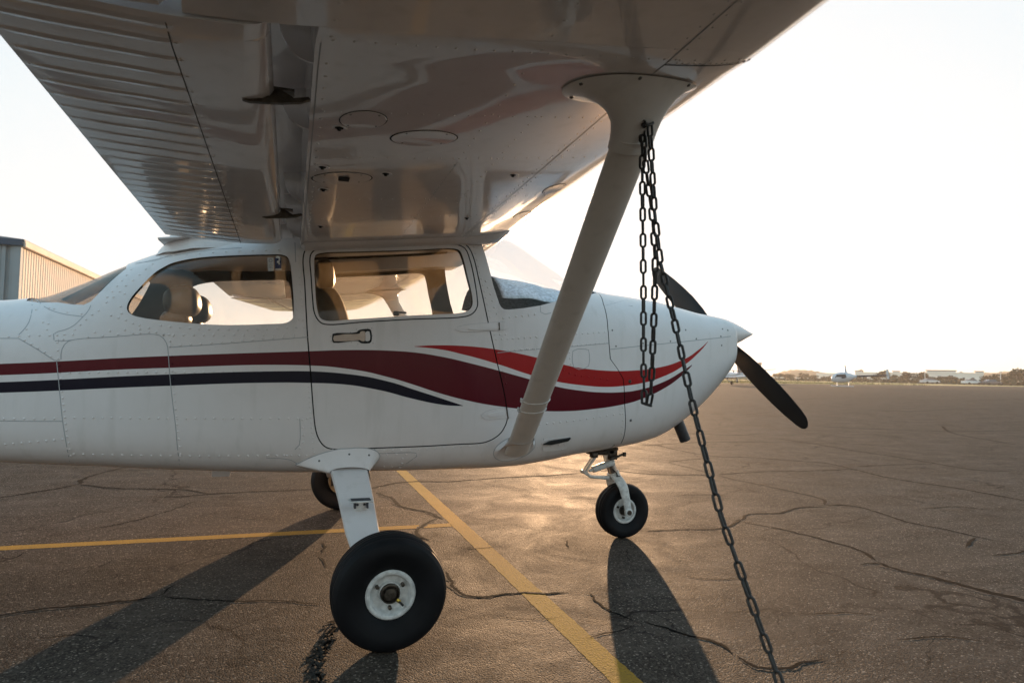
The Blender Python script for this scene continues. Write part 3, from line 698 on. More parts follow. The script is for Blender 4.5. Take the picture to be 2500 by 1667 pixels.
door_o = mobj('door', fin(door, lambda b: (seam_px(b, [(1124,803),(1133,795),(1180,790),(1232,788),(1240,796),(1238,802),(1215,806),(1170,809),(1140,808),(1126,806)], closed=True, step=6)), MS + [M_seam]), MS + [M_seam], plane, ang=28)
mobj('window_frame', fin(frame, None, MS + [M_seam]), MS + [M_seam], door_o, ang=28)
backing('door_seal', door_xz, .02, -.022, -.9, -.30, plane)
backing('window_seal', frame_xz, .012, -.006, -.9, -.30, door_o)
def glassobj(name, me_, mat, parent):
    me_.materials.clear(); b = to_bm(me_)
    for f in b.faces: f.material_index = 0
    return mobj(name, b, mat, parent, ang=40)
glassobj('window', pane(glass_xz, -1, 0), M_gdoor, door_o)
glassobj('side_window', pane(rear_xz, -1, 0), M_glass, plane)
glassobj('side_window', pane(rear_xz, 0, 1), M_glass, plane)
glassobj('side_window', pane(glass_xz, 0, 1), M_glass, plane)
glassobj('windshield', pane(ws, -1, 1), M_gws, plane)
glassobj('rear_window', pane(rw, -1, 1), M_grear, plane)

# door handle: a recessed tray with a flush pull and its T-shaped end
def offs(q, d): p, n = P(*q); return p + n * d
def plate(bm, px, h0, h1, mi=0, rnd=True, n=4):
    c = crom(v2(px), True, n) if rnd else v2(px)
    A = [bm.verts.new(offs((q.x, q.y), h0)) for q in c]; B = [bm.verts.new(offs((q.x, q.y), h1)) for q in c]; k = len(c)
    face(bm, B, mi)
    for i in range(k): face(bm, [A[i], A[(i+1) % k], B[(i+1) % k], B[i]], mi)
bm = BM()
plate(bm, z5((364,912),(368,897),(556,885),(570,872),(588,864),(664,862),(675,880),(677,952),(664,970),(598,973),(580,964),(564,954),(376,970),(363,955)), -.001, .0012, 1)
plate(bm, z5((376,914),(560,900),(582,894),(590,880),(618,877),(625,890),(626,945),(618,957),(596,957),(582,947),(378,957)), .001, .005, 0, n=2)
plate(bm, z5((628,885),(655,878),(662,890),(664,945),(655,955),(628,955)), .001, .0022, 2, n=2)
for q in z5((352,918),(355,956),(510,886),(517,966),(556,862),(567,982),(647,855),(679,853),(684,912),(688,972),(657,974)):
    p, n = P(*q); rivet(bm, p, n, .0022, .0008, 3)
mobj('handle', bm, [M_chrome, M_line, M_white, M_screw], door_o, ang=30)
def hinge(px, slot, pin):
    bm = BM(); plate(bm, px, 0, .0035, 0); plate(bm, slot, .003, .009, 0)
    c = resample(v2(pin), 5); tube(bm, [offs((q.x, q.y), .006) for q in c], .0035, 8, 1)
    for q in resample(crom(v2(px), True, 3), 13)[:-1]:
        cx = sum(a for a, b in px) / len(px); cy = sum(b for a, b in px) / len(px)
        p, n = P(cx + (q.x - cx) * .84, cy + (q.y - cy) * .62); rivet(bm, p + n * .0035, n, .0032, .0018)
    seam_px(bm, px, w=.0026, mi=2, closed=True, step=6)
    for v_ in bm.verts: v_.co.y += 0
    mobj('hinge', bm, [M_white, M_grease, M_seam], door_o, ang=30)
hinge(z5((1348,862),(1370,842),(1470,822),(1600,812),(1740,802),(1765,815),(1766,850),(1740,863),(1620,873),(1480,882),(1390,880)), z5((1448,858),(1470,850),(1680,838),(1690,845),(1680,855),(1460,866)), z5((1692,808),(1694,868)))
hinge([(1175,1014),(1190,1003),(1236,996),(1251,1000),(1256,1010),(1250,1018),(1215,1022),(1185,1023)], [(1190,1012),(1200,1008),(1232,1004),(1234,1009),(1225,1013),(1195,1016)], [(1236,994),(1240,1022)])
# worn paint and dark wear at the lower front door corner
# ------------------------------------------------------------ wing
def Lz(x, y): return 1.70 + .118 * x + .026 * (abs(y) - .55)
LOW = [(-.947,.060),(-.90,.052),(-.80,.036),(-.70,.022),(-.60,.010),(-.45,.001),(-.30,.0),(0,-.002),(.35,.0),(.45,.001),(.55,.004),(.62,.010),(.67,.019),(.70,.034),(.715,.066)]
UPP = [(.715,.066),(.71,.095),(.69,.12),(.65,.145),(.58,.172),(.45,.20),(.3,.214),(.15,.218),(0,.212),(-.2,.192),(-.4,.160),(-.6,.122),(-.8,.085),(-.947,.062)]
def tab(T, x):
    T = sorted(T)
    for a, b in zip(T, T[1:]):
        if a[0] <= x <= b[0]: f = (x - a[0]) / (b[0] - a[0] + 1e-9); return a[1] + (b[1] - a[1]) * f
    return T[0][1] if x < T[0][0] else T[-1][1]
def smoothtab(T, n=5): return [(q.x, q.y) for q in crom(v2(T), n=n)]
LOWS = smoothtab(LOW); UPPS = smoothtab(UPP)
def wpt(x, d, y):
    s = 1 if abs(y) < 2.54 else 1 - .33 * (abs(y) - 2.54) / 2.96
    X = .25 + (x - .25) * s
    drop = 0 if abs(y) < 2.545 else -.004
    return Vector((X, y, Lz(X, y) + d * s + drop))
def wlow(x, y): return wpt(x, tab(LOWS, x), y)
def seg(T, a, b):
    r = [q for q in T if a < q[0] < b]; T2 = sorted(r); return T2
def wing_section(y, aft):
    low = [(aft, tab(LOWS, aft))] + seg(LOWS, aft, .75)
    upe = aft - .20 if aft > -.5 else aft - .02
    up = [q for q in sorted(seg(UPPS, upe, .714), reverse=True)] + [(upe, tab(UPPS, upe))]
    mid = [(upe, tab(UPPS, upe) - .008), (aft - .015 if aft > -.5 else aft, tab(UPPS, aft) - .02 if aft < -.5 else .13), (aft, tab(LOWS, aft) + .02)]
    return [wpt(x, d, y) for x, d in low + up + mid]
def rot_y(p, c, a): # droop about a spanwise hinge
    x, z = p.x - c.x, p.z - c.z; return Vector((c.x + x * cos(a) + z * sin(a), p.y, c.z - x * sin(a) + z * cos(a)))
def make_wing(sgn, parts):
    near = sgn < 0
    bm = BM(); ys = [.40] + [.55 + i * (2.00 / 26) for i in range(27)] + [2.6195]
    loftrings(bm, [wing_section(sgn * y, -.362) for y in ys])
    b2 = BM(); loftrings(b2, [wing_section(sgn * y, -.60) for y in ([2.62] + [2.7 + i * .2 for i in range(14)] + [5.42, 5.47, 5.5])])
    tmp = bpy.data.meshes.new('t'); b2.to_mesh(tmp); b2.free(); bm.from_mesh(tmp)
    bmesh.ops.recalc_face_normals(bm, faces=bm.faces)
    down = Vector((0, sgn * .026, -1)).normalized()
    if near:
        def wr(x, y, r=.0038, mi=0): rivet(bm, wlow(x, y), down, r, .0022, mi)
        def ws_(pts, w=.003, mi=2): seamline(bm, [(wlow(x, y), down) for x, y in pts], w, .0012, mi)
        y = -.62
        while y > -3.6:
            wr(.425, y); wr(.457, y); y -= .05
        for yy in (-1.06, -1.36, -1.845, -2.2, -2.57, -3.05):
            x = -.33
            while x < .66: wr(x, yy); x += .042
        y = -.6
        while y > -3.5:
            wr(.11, y, .004); wr(-.335, y, .005); y -= .062
        for y0 in (-1.5, -2.0):
            for k in range(8): wr(.24, y0 + k * .06 - .2)
        ws_([(.441, -.56 - i * .1) for i in range(31)], .0035); ws_([(-.352, -.56 - i * .1) for i in range(21)], .003)
        ws_([(x / 20, -.60) for x in range(-7, 9)], .004); ws_([(.441 + i * .02, -2.545) for i in range(13)], .005, 1)
        ws_([(.112, -1.36 - i * .05) for i in range(10)], .002)
        # step where the outboard leading edge begins, with its row of screws
        for i in range(14): wr(.47 + i * .016, -2.552, .0045)
        # lamp and sump drains
        for (x, yy) in ((-.284,-2.091),(-.313,-1.751),(-.299,-1.50),(-.285,-.926),(-.105,-1.684),(.354,-1.658),(.351,-1.008)):
            c = wlow(x, yy); lathe(bm, [(.0005, .022), (.002, .020), (.002, .013)], c, down, 20, 0); lathe(bm, [(.0012, .012), (.0016, .006), (.008, .005), (.008, 0)], c, down, 14, 1)
    else:
        seamline(bm, [(wlow(.441, sgn * (.56 + i * .1)), down) for i in range(31)], .0035, .0012, 2)
    w = mobj('wing', bm, [M_wing, M_line, M_seam, M_screw], plane, ang=30)
    # flap with stiffening beads pressed in its lower skin
    bm = BM(); low = [(-.947,.060),(-.925,.0555),(-.90,.051),(-.85,.042),(-.80,.034),(-.75,.027),(-.70,.019),(-.66,.013),(-.64,.0105),(-.628,.009),(-.60,.006),(-.55,.002),(-.50,-.001),(-.47,.002),(-.455,.010),(-.447,.026)]
    up = [(-.447,.045),(-.46,.065),(-.49,.080),(-.55,.088),(-.60,.088),(-.70,.080),(-.80,.072),(-.947,.0625)]
    ys = []; y = .585
    while y < 2.615: ys.append(y); y += .0068 if near else .05
    ys.append(2.612)
    rings = []
    for y in ys:
        ph = ((y - .6) / .0745) % 1.0
        bead = max(0, 1 - abs(ph - .5) / .13)
        bead = .5 - .5 * cos(pi * bead)
        r = []
        for x, d in low:
            k = 0 if (x < -.93 or x > -.635) else 1
            if x in (-.925,): k = .4
            r.append(wpt(x, d - .0026 * bead * k * (1 if near else 0), sgn * y))
        r += [wpt(x, d, sgn * y) for x, d in up]; rings.append(r)
    loftrings(bm, rings); dn = down
    if near:
        seamline(bm, [(wpt(-.629, .009, sgn * (.585 + i * .1)), dn) for i in range(21)], .0022, .0010, 1)
        for i in range(27):
            yy = .6 + i * .0745 + .037
            if yy < 2.6: rivet(bm, wpt(-.934, .0575, sgn * yy), dn, .004, .002, 0); rivet(bm, wpt(-.62, .0085, sgn * yy), dn, .004, .002, 0)
    mobj('flap', bm, [M_wing, M_line], w, ang=30)
    # aileron outboard of the flap
    bm = BM(); rings = []
    for y in (2.635, 2.64, 3.2, 3.8, 4.4, 5.0):
        h = wpt(-.62, .06, sgn * y); r = [wpt(x, d, sgn * y) for x, d in ((-.947,.060),(-.90,.052),(-.80,.036),(-.70,.022),(-.64,.014),(-.622,.03),(-.622,.08),(-.66,.100),(-.80,.084),(-.947,.0625))]
        rings.append([rot_y(p, h, radians(-3)) for p in r])
    loftrings(bm, rings); mobj('aileron', bm, M_wing, w, ang=30)
    if near:
        for (cx, cy, rx, ry, kind) in ((-.226,-2.150,.060,.062,0),(-.040,-2.025,.095,.062,0),(-.243,-1.632,.096,.066,1),(.603,-1.44,.042,.068,0),(.622,-1.0,.040,.060,0)):
            bm = BM(); n = 40; A_ = []; B_ = []; C_ = []
            for k in range(n):
                a = 2 * pi * k / n; q = lambda s: (cx + rx * s * cos(a), cy + ry * s * sin(a))
                A_.append(bm.verts.new(wlow(*q(1.05)) + down * .0008)); B_.append(bm.verts.new(wlow(*q(1.0)) + down * .0012)); C_.append(bm.verts.new(wlow(*q(.985)) + down * .0024))
            for k in range(n): face(bm, [A_[k], A_[(k+1) % n], B_[(k+1) % n], B_[k]], 1); face(bm, [B_[k], B_[(k+1) % n], C_[(k+1) % n], C_[k]], 0)
            # dished middle so that it catches the light
            D_ = [bm.verts.new(wlow(cx + rx * .5 * cos(2*pi*k/n), cy + ry * .5 * sin(2*pi*k/n)) + down * .0014) for k in range(n)]
            for k in range(n): face(bm, [C_[k], C_[(k+1) % n], D_[(k+1) % n], D_[k]], 0)
            face(bm, D_, 0)
            for k in range(4):
                a = pi / 4 + k * pi / 2; rivet(bm, wlow(cx + rx * .86 * cos(a), cy + ry * .86 * sin(a)) + down * .002, down, .004, .0015, 2)
            if kind: 
                c = wlow(cx + .005, cy); box(bm, c + down * .004, (.036, .046, .002), 1)
            mobj('access_panel', bm, [M_wing, M_line, M_screw], w, ang=30)
        # flap hinge arms
        for yy in (-2.26, -1.12):
            bm = BM(); pts = [(-.515, -.002), (-.50, -.007), (-.43, -.009), (-.385, -.006), (-.362, .002), (-.368, .008), (-.40, .004), (-.44, .030), (-.455, .008)]
            A_ = [bm.verts.new(wpt(x, d, yy - .006)) for x, d in pts]; B_ = [bm.verts.new(wpt(x, d, yy + .006)) for x, d in pts]
            face(bm, A_); face(bm, B_[::-1])
            for k in range(len(pts)): face(bm, [A_[k], B_[k], B_[(k+1) % len(pts)], A_[(k+1) % len(pts)]])
            box(bm, wpt(-.425, .030, yy + .02), (.05, .034, .006), 0)
            bmesh.ops.recalc_face_normals(bm, faces=bm.faces)
            mobj('flap_bracket', bm, M_grease, w, ang=30)
        # curved track ribs inside the cove between wing and flap
        for yy in (-.66, -1.0, -1.30, -2.05, -2.44):
            bm = BM(); pts = [(-.362, .01)] + [(-.362 - .075 * sin(k * pi / 16), .012 + .11 * (1 - cos(k * pi / 16))) for k in range(1, 9)] + [(-.362, .122)]
            A_ = [bm.verts.new(wpt(x, d, yy)) for x, d in pts]; B_ = [bm.verts.new(wpt(x, d, yy + .005)) for x, d in pts]
            face(bm, A_); face(bm, B_[::-1])
            for k in range(len(pts)): face(bm, [A_[k], B_[k], B_[(k+1) % len(pts)], A_[(k+1) % len(pts)]])
            bmesh.ops.recalc_face_normals(bm, faces=bm.faces)
            mobj('cove_rib', bm, M_wing, w, ang=30)
    return w
wing_r = make_wing(-1, True); wing_l = make_wing(1, False)
# fairing between the wing root and the cabin roof
for s in (-1, 1):
    bm = BM(); rings = []
    for x in [-.365, -.34] + [-.26 + .08 * i for i in range(10)] + [.60, .64, .67, .69, .705, .718, .727, .733, .7365]:
        z = Lz(x, .5) + tab(LOWS, min(max(x, -.94), .71)); g = interp(ST, x)
        f = 1.0
        if x > .64: f = max(.004, (.737 - x) / .097) ** .5
        if x < -.35: f = .4
        of_ = .018 + .020 * max(0, min(1, (x - .45) / .2)); zb_ = z + .028 * (1 - f) - of_ * f; zt_ = z + .028 + .022 * f; z = z + .026 * (1 - f)
        rings.append([Vector((x, s * y_, z_)) for y_, z_ in ((.30, zb_ - .01), (.515, zb_ - .004), (.545, zb_), (.575, zb_ + .012 * f), (.590, z + .006 * f), (.58, zt_), (.30, zt_))])
    r = [[bm.verts.new(p) for p in q] for q in rings]
    for A_, B_ in zip(r, r[1:]):
        for k in range(7): face(bm, [A_[k], A_[(k+1) % 7], B_[(k+1) % 7], B_[k]])
    face(bm, r[0]); face(bm, r[-1][::-1])
    bmesh.ops.recalc_face_normals(bm, faces=bm.faces)
    mobj('wing_root_fairing', bm, M_white, plane, ang=35)
bm = BM(); rings = []
for x, z0, z1, hw in ((-1.06,1.585,1.60,.20),(-1.03,1.59,1.625,.28),(-.99,1.60,1.66,.33),(-.965,1.60,1.70,.36),(-.94,1.60,1.76,.38),(-.85,1.62,1.80,.40),(-.4,1.66,1.86,.42)):
    rings.append([Vector((x, -hw - .04, z0)), Vector((x, -hw, z1 - .02)), Vector((x, -hw + .03, z1)), Vector((x, hw - .03, z1)), Vector((x, hw, z1 - .02)), Vector((x, hw + .04, z0))])
loftrings(bm, rings); mobj('rear_fairing', bm, M_white, plane, ang=40)
# roof skin between the two wing roots
bm = BM(); rings = []
for x in [-1.0 + i * .09 for i in range(20)]:
    zt = Lz(x, .45) + tab(UPPS, min(max(x, -.94), .70)); rings.append([Vector((x, y_, zt + .004 - .0 * abs(y_))) for y_ in (-.45, -.2, 0, .2, .45)])
r = [[bm.verts.new(p) for p in q] for q in rings]
for A_, B_ in zip(r, r[1:]):
    for k in range(4): face(bm, [A_[k], A_[k+1], B_[k+1], B_[k]])
ro = mobj('roof_panel', bm, M_white, plane); md = ro.modifiers.new('s', 'SOLIDIFY'); md.thickness = .01

# ------------------------------------------------------------ wing struts
def strut(sgn, detail):
    B0 = Vector((.785, sgn * .50, .622)); T0 = Vector((.462, sgn * 2.45, 1.785))
    if sgn > 0: pass
    ax = (T0 - B0).normalized(); cx = Vector((1, 0, 0)); cx = (cx - ax * cx.dot(ax)).normalized(); nx = ax.cross(cx).normalized()
    def sec(c, ch, th, n=32):
        out = []
        for k in range(n):
            a = 2 * pi * k / n; u = cos(a); v = sin(a) * (1 - .35 * (1 - u) / 2 * .6)
            out.append(c + cx * (u * ch / 2) + nx * (v * th / 2))
        return out
    bm = BM(); loftrings(bm, [sec(B0 + (T0 - B0) * f, .132 - .014 * f, .052) for f in (0, .1, .3, .5, .7, .88, .93)])
    s = mobj('strut', bm, M_strut, plane, ang=40)
    # flared fairing at the wing: grows from the strut section into a long oval on the lower skin
    top_c = Vector((.43, sgn * 2.40, 0)); bm = BM(); rings = []
    n = 48; K = [(.915, 0), (.924, .012), (.934, .045), (.944, .11), (.953, .24), (.961, .43), (.969, .68), (.975, .90), (.98, 1.0)]
    for f, g in K:
        c = B0 + (T0 - B0) * f; r = []
        for k in range(n):
            a = 2 * pi * k / n; u = cos(a); v = sin(a); p0 = c + cx * (u * .064) + nx * (v * .0285)
            rx = .195 if u > 0 else .19; q = Vector((top_c.x + u * rx, top_c.y + v * .085 * (1 - .25 * u) * (1 if nx.y > 0 else -1), 0))
            q.z = Lz(q.x, q.y) + tab(LOWS, min(q.x, .7)) - .004
            e = g ** 1.15
            zz = p0.z + (q.z - p0.z) * (g ** .62 if g < 1 else 1); pp = p0.lerp(q, e); pp.z = zz; r.append(pp)
        rings.append(r)
    loftrings(bm, rings); 
    if detail:
        for k in (4, 12, 20, 27, 35, 43):
            p_ = rings[-2][k]; rivet(bm, p_, Vector((0, -.6, -.8)).normalized(), .006, .003, 1)
    mobj('strut_fairing', bm, [M_strut, M_screw], s, ang=40)
    # lower fairing at the fuselage
    bm = BM(); rings = []
    for g in (0, .15, .35, .6, .85, 1.0):
        c = B0 + (T0 - B0) * (.02 + .055 * g); r = []
        for k in range(n):
            a = 2 * pi * k / n; u = cos(a); v = sin(a); pt = c + cx * (u * .069) + nx * (v * .031)
            q = Vector((B0.x - .01 + u * .118, sgn * .515, .645 + v * .068 * (-1) + .02 * u))
            h = BV.ray_cast(Vector((q.x, sgn * 2, q.z)), Vector((0, -sgn, 0)))
            if h[0] is not None: q = h[0] + h[1] * .001
            r.append(q.lerp(pt, g ** .55) if g > 0 else q)
        rings.append(r)
    # keep the turn of the two ovals matched
    loftrings(bm, rings, caps=False)
    bmesh.ops.recalc_face_normals(bm, faces=bm.faces)
    tube(bm, rings[0] + [rings[0][0]], .0022, 5, 1, caps=False)
    mobj('strut_fairing', bm, [M_white, M_seam], s, ang=50)
    if detail:
        for f in (.225, .265):
            bm = BM(); c = B0 + (T0 - B0) * f; rg = [p + (p - c).normalized() * .0015 for p in sec(c, .131, .053, 40)]
            tube(bm, rg + [rg[0]], .0022, 6, 0, caps=False)
            e = c - cx * .070; box(bm, e, (.010, .012, .016), 0, bev=.002); tube(bm, [e - nx * .012, e + nx * .012], .004, 8)
            mobj('clamp', bm, M_rim, s, ang=40)
    return s, B0, T0, cx, nx
strut_r, SB, ST_, SCX, SNX = strut(-1, True); strut(1, False)

# ------------------------------------------------------------ landing gear
def tyre_prof(R, w, r0):
    h = w / 2
    return [(-h*.50, r0), (-h*.62, r0 + .006), (-h*.80, r0 + (R-r0)*.22), (-h*.97, r0 + (R-r0)*.50), (-h*.99, r0 + (R-r0)*.62), (-h*.93, R*.905), (-h*.90, R*.915), (-h*.74, R*.962), (-h*.55, R*.982),
            (-h*.53, R*.976), (-h*.50, R*.976), (-h*.48, R*.988), (-h*.29, R*.996), (-h*.27, R*.989), (-h*.24, R*.989), (-h*.22, R*.998), (-h*.02, R), (h*.0, R*.993), (h*.03, R*.993), (h*.05, R),
            (h*.24, R*.998), (h*.26, R*.989), (h*.29, R*.989), (h*.31, R*.996), (h*.50, R*.986), (h*.52, R*.976), (h*.55, R*.976), (h*.58, R*.98), (h*.74, R*.962), (h*.90, R*.915), (h*.93, R*.905), (h*.99, r0 + (R-r0)*.62), (h*.97, r0 + (R-r0)*.50), (h*.80, r0 + (R-r0)*.22), (h*.62, r0 + .006), (h*.50, r0)]
def wheel(C, R, w, r0, axis, brake=False, flat=.012, detail=True):
    root = empty('wheel', C); root.parent = plane
    ax = Vector(axis).normalized()
    bm = BM(); lathe(bm, tyre_prof(R, w, r0), (0, 0, 0), ax, 96)
    for v in bm.verts: # the tyre stands flattened on the ground
        lim = -(C[2] - .0006)
        if v.co.z < lim + .004:
            v.co.z = max(v.co.z, lim)
    mobj('tyre', bm, M_rubber, root, ang=50)
    h = w / 2
    bm = BM(); o = h * .62
    lathe(bm, [(o, r0 + .004), (o + .005, r0), (o + .006, r0 - .004), (o + .003, r0 * .86), (o - .004, r0 * .82), (o - .024, r0 * .76), (o - .027, r0 * .72), (o - .027, r0 * .50), (o - .016, r0 * .47), (o - .016, r0 * .42), (o - .032, r0 * .40), (o - .034, 0)], (0, 0, 0), ax, 64)
    lathe(bm, [(-o, r0 + .004), (-o - .004, r0), (-o - .004, r0 - .010), (-o + .006, r0 - .018), (-o + .014, r0 * .66), (-o + .024, r0 * .40), (-o + .03, 0)], (0, 0, 0), ax, 48)
    bmesh.ops.recalc_face_normals(bm, faces=bm.faces)
    mobj('rim', bm, M_rim, root, ang=40)
    a, b = frame_on(ax)
    bm = BM()
    lathe(bm, [(o - .030, r0 * .41), (o - .006, r0 * .405), (o - .005, r0 * .36), (o - .020, r0 * .33), (o - .020, r0 * .25), (o - .002, r0 * .24), (o + .000, r0 * .05), (o - .002, 0)], (0, 0, 0), ax, 40)
    for k in range(3):
        t_ = 2 * pi * k / 3 + .5; c = (a * cos(t_) + b * sin(t_)) * r0 * .61; lathe(bm, [(o - .027, .0075), (o - .010, .0075), (o - .008, .004), (o - .008, 0)], c, ax, 6)
    mobj('hub', bm, M_grease, root, ang=30)
    if detail:
        bm = BM(); t_ = -.62; c = (a * cos(t_) * 1 + b * sin(t_)) 
        if c.x < 0: c.x = -c.x
        c = Vector((.62, 0, -.55)).normalized(); s_ = c * r0 * .40 + ax * (o - .008); e_ = c * r0 * .72 + ax * (o + .004)
        tube(bm, [s_, e_], .0045, 8, 1); tube(bm, [s_ - c * .004, s_ + c * .012], .007, 8, 0)
        mobj('valve', bm, [M_brass, M_seal], root, ang=40)
    if brake:
        bm = BM(); lathe(bm, [(-o - .03, 0), (-o - .03, .095), (-o - .022, .095), (-o - .022, 0)], (0, 0, 0), ax, 40); box(bm, Vector((-.0, 0, -.075)) - ax * (o + .03), (.05, .03, .05), 0, bev=.004)
        mobj('brake', bm, M_disc, root, ang=30)
    return root
NW = ony(946, 1429, -1.352); NWC = (-.004, -1.325, .216)
ca = radians(3)
wheel(NWC, .219, .162, .0905, (0, -cos(ca), -sin(ca)), True)
wheel((.0, 1.300, .216), .219, .162, .0905, (0, cos(ca), -sin(ca)), True, detail=False)
for s in (-1, 1):
    bm = BM(); rings = []
    for f, (x, y, z, ch) in zip((0, .15, .4, .7, 1), ((-.105, .40, .60, .19), (-.10, .52, .562, .182), (-.085, .77, .462, .160), (-.075, 1.0, .362, .142), (-.045, 1.20, .262, .128))):
        d = Vector((0, .26, -.105)).normalized(); up = Vector((0, .105, .26)).normalized(); th = .030 - .010 * f
        r = []
        for u, v in ((-.5, -.1), (-.47, -.5), (-.2, -.5), (.2, -.5), (.47, -.5), (.5, -.1), (.5, .1), (.47, .5), (.2, .5), (-.2, .5), (-.47, .5), (-.5, .1)):
            p_ = Vector((x + u * ch, y + up.y * v * th, z + up.z * v * th)); p_.y *= s; r.append(p_)
        rings.append(r)
    loftrings(bm, rings); leg = mobj('landing_gear_leg', bm, M_white, plane, ang=50)
    bm = BM(); tube(bm, [(-.02, s * 1.17, .216), (-.02, s * 1.30, .216)], .022, 12); box(bm, (-.03, s * 1.19, .235), (.10, .02, .09), 0, bev=.004); mobj('axle', bm, M_grease, leg)
    # fuselage fairing round the top of the leg: pointed aft, blunt ahead
    bm = BM(); rings = []; n = 40
    for g in (0, .2, .45, .75, 1.0):
        r = []
        for k in range(n):
            a = 2 * pi * k / n; u = cos(a); v = sin(a)
            ox = -.10 + (u * .155 if u > 0 else u * .25); oz = .600 + (v * .062 * (1 - .0 * u) * (max(0, 1 - (-u) ** 2.2) ** .5 + .05 if u < 0 else 1)) + (-.018 if u < 0 else .018) * abs(u)
            h = BV.ray_cast(Vector((ox, s * 2, max(oz, .545))), Vector((0, -s, 0))); q = h[0] + h[1] * .002 if h[0] is not None else Vector((ox, s * .45, oz))
            if oz < .545: q = Vector((q.x, q.y - s * .05 * (.545 - oz) / .02, oz * .6 + .545 * .4))
            t = Vector((-.097 + u * .095, s * (.555 + .012 * v), .553 + v * .024)); r.append(q.lerp(t, g ** .7))
        rings.append(r)
    loftrings(bm, rings, caps=False); bmesh.ops.recalc_face_normals(bm, faces=bm.faces)
    if s < 0:
        for k in (5, 10, 15): rivet(bm, rings[1][k], Vector((0, -.9, .3)), .006, .003, 1)
    tube(bm, rings[0] + [rings[0][0]], .0022, 5, 2, caps=False)
    mobj('gear_fairing', bm, [M_white, M_screw, M_seam], leg, ang=50)
    # step bolted to the leg
    if s < 0:
        bm = BM(); c = Vector((-.075, -.865, .458)); box(bm, c + Vector((.0, -.028, .018)), (.105, .075, .007), 0, bev=.003); box(bm, c + Vector((.0, -.028, .0232)), (.084, .056, .0012), 1)
        box(bm, c + Vector((.004, -.012, -.006)), (.062, .010, .044), 0, bev=.003); box(bm, c + Vector((-.024, -.02, .0)), (.008, .04, .03), 1); box(bm, c + Vector((.030, -.02, .0)), (.008, .04, .03), 1)
        for dx in (-.012, .018): lathe(bm, [(0, .006), (.003, .005), (.003, 0)], c + Vector((dx, -.018, -.002)), (0, -1, 0), 8, 1)
        mobj('step', bm, [M_rim, M_grip], leg, ang=30)
# nose gear
NC = Vector((1.692, .0, .174))
wheel(tuple(NC), .176, .125, .078, (0, -1, 0), detail=False)
ng = BM()
ax_t = Vector((1.555, 0, .60)); ax_b = Vector((1.632, 0, .395))
tube(ng, [ax_t, ax_b], .030, 18); tube(ng, [ax_b + (ax_t - ax_b) * .52, ax_b + (ax_t - ax_b) * .40], .034, 18); tube(ng, [ax_b + (ax_t - ax_b) * .12, ax_b - (ax_t - ax_b) * .12], .040, 18)
nleg = mobj('nose_gear_leg', ng, M_rim, plane)
bm = BM(); tube(bm, [ax_b + (ax_t - ax_b) * .40, ax_b + (ax_t - ax_b) * .10], .0305, 18); mobj('oleo', bm, M_chrome, nleg)
for s in (-1, 1):
    bm = BM(); pts = [(1.628, s * .02, .400), (1.640, s * .055, .375), (1.655, s * .082, .335), (1.668, s * .088, .285), (1.680, s * .090, .235), (1.690, s * .090, .178)]
    c = crom(pts, n=4); rings = []
    for i, p_ in enumerate(c):
        d = (c[min(i+1, len(c)-1)] - c[max(i-1, 0)]).normalized(); xx = (Vector((1, 0, 0)) - d * d.x).normalized(); yy = d.cross(xx).normalized(); f = i / (len(c) - 1)
        wd = .040 - .017 * f; rings.append([p_ + xx * wd * cos(2*pi*k/14) + yy * .010 * sin(2*pi*k/14) for k in range(14)])
    loftrings(bm, rings); lathe(bm, [(-.012, 0), (-.012, .026), (.010, .026), (.012, .022), (.012, 0)], (1.692, s * .090, .174), (0, s, 0), 24)
    mobj('fork', bm, M_rim, nleg, ang=40)
    bm = BM(); lathe(bm, [(0, .016), (.006, .014), (.006, .007), (.002, .006), (.002, 0)], (1.692, s * .102, .174), (0, s, 0), 20); mobj('axle_nut', bm, M_grease, nleg)
bm = BM(); tube(bm, [(1.455, -.05, .447), (1.60, -.05, .490)], .021, 16); tube(bm, [(1.43, -.05, .440), (1.46, -.05, .448)], .009, 10); mobj('shimmy_damper', bm, M_rim, nleg)
bm = BM(); tube(bm, [(1.500, -.01, .530), (1.455, -.02, .480), (1.418, -.02, .425)], .009, 8); tube(bm, [(1.500, .03, .530), (1.418, .02, .425)], .008, 8); tube(bm, [(1.418, -.02, .425), (1.455, -.02, .398), (1.585, -.015, .385)], [.012, .011, .014], 8); tube(bm, [(1.418, -.035, .425), (1.418, .035, .425)], .012, 10); mobj('torque_link', bm, M_rim, nleg)
bm = BM(); box(bm, (1.53, 0, .565), (.17, .10, .06), 0, bev=.01); tube(bm, [(1.44, -.05, .562), (1.63, -.05, .575)], .010, 8); tube(bm, [(1.56, -.08, .512), (1.66, -.08, .545)], .008, 8); tube(bm, [(1.66, -.085, .53), (1.66, -.085, .56)], .012, 8); box(bm, (1.60, -.035, .535), (.06, .03, .06), 0, bev=.004); box(bm, (1.47, -.03, .535), (.04, .05, .03), 0, bev=.004)
mobj('steering_collar', bm, M_grease, nleg)
bm = BM(); box(bm, (1.64, -.035, .385), (.03, .02, .03), 0, bev=.003); tube(bm, [(1.60, -.02, .45), (1.625, -.05, .42), (1.64, -.04, .38)], .004, 6); mobj('scissor_bolt', bm, M_dark, nleg)

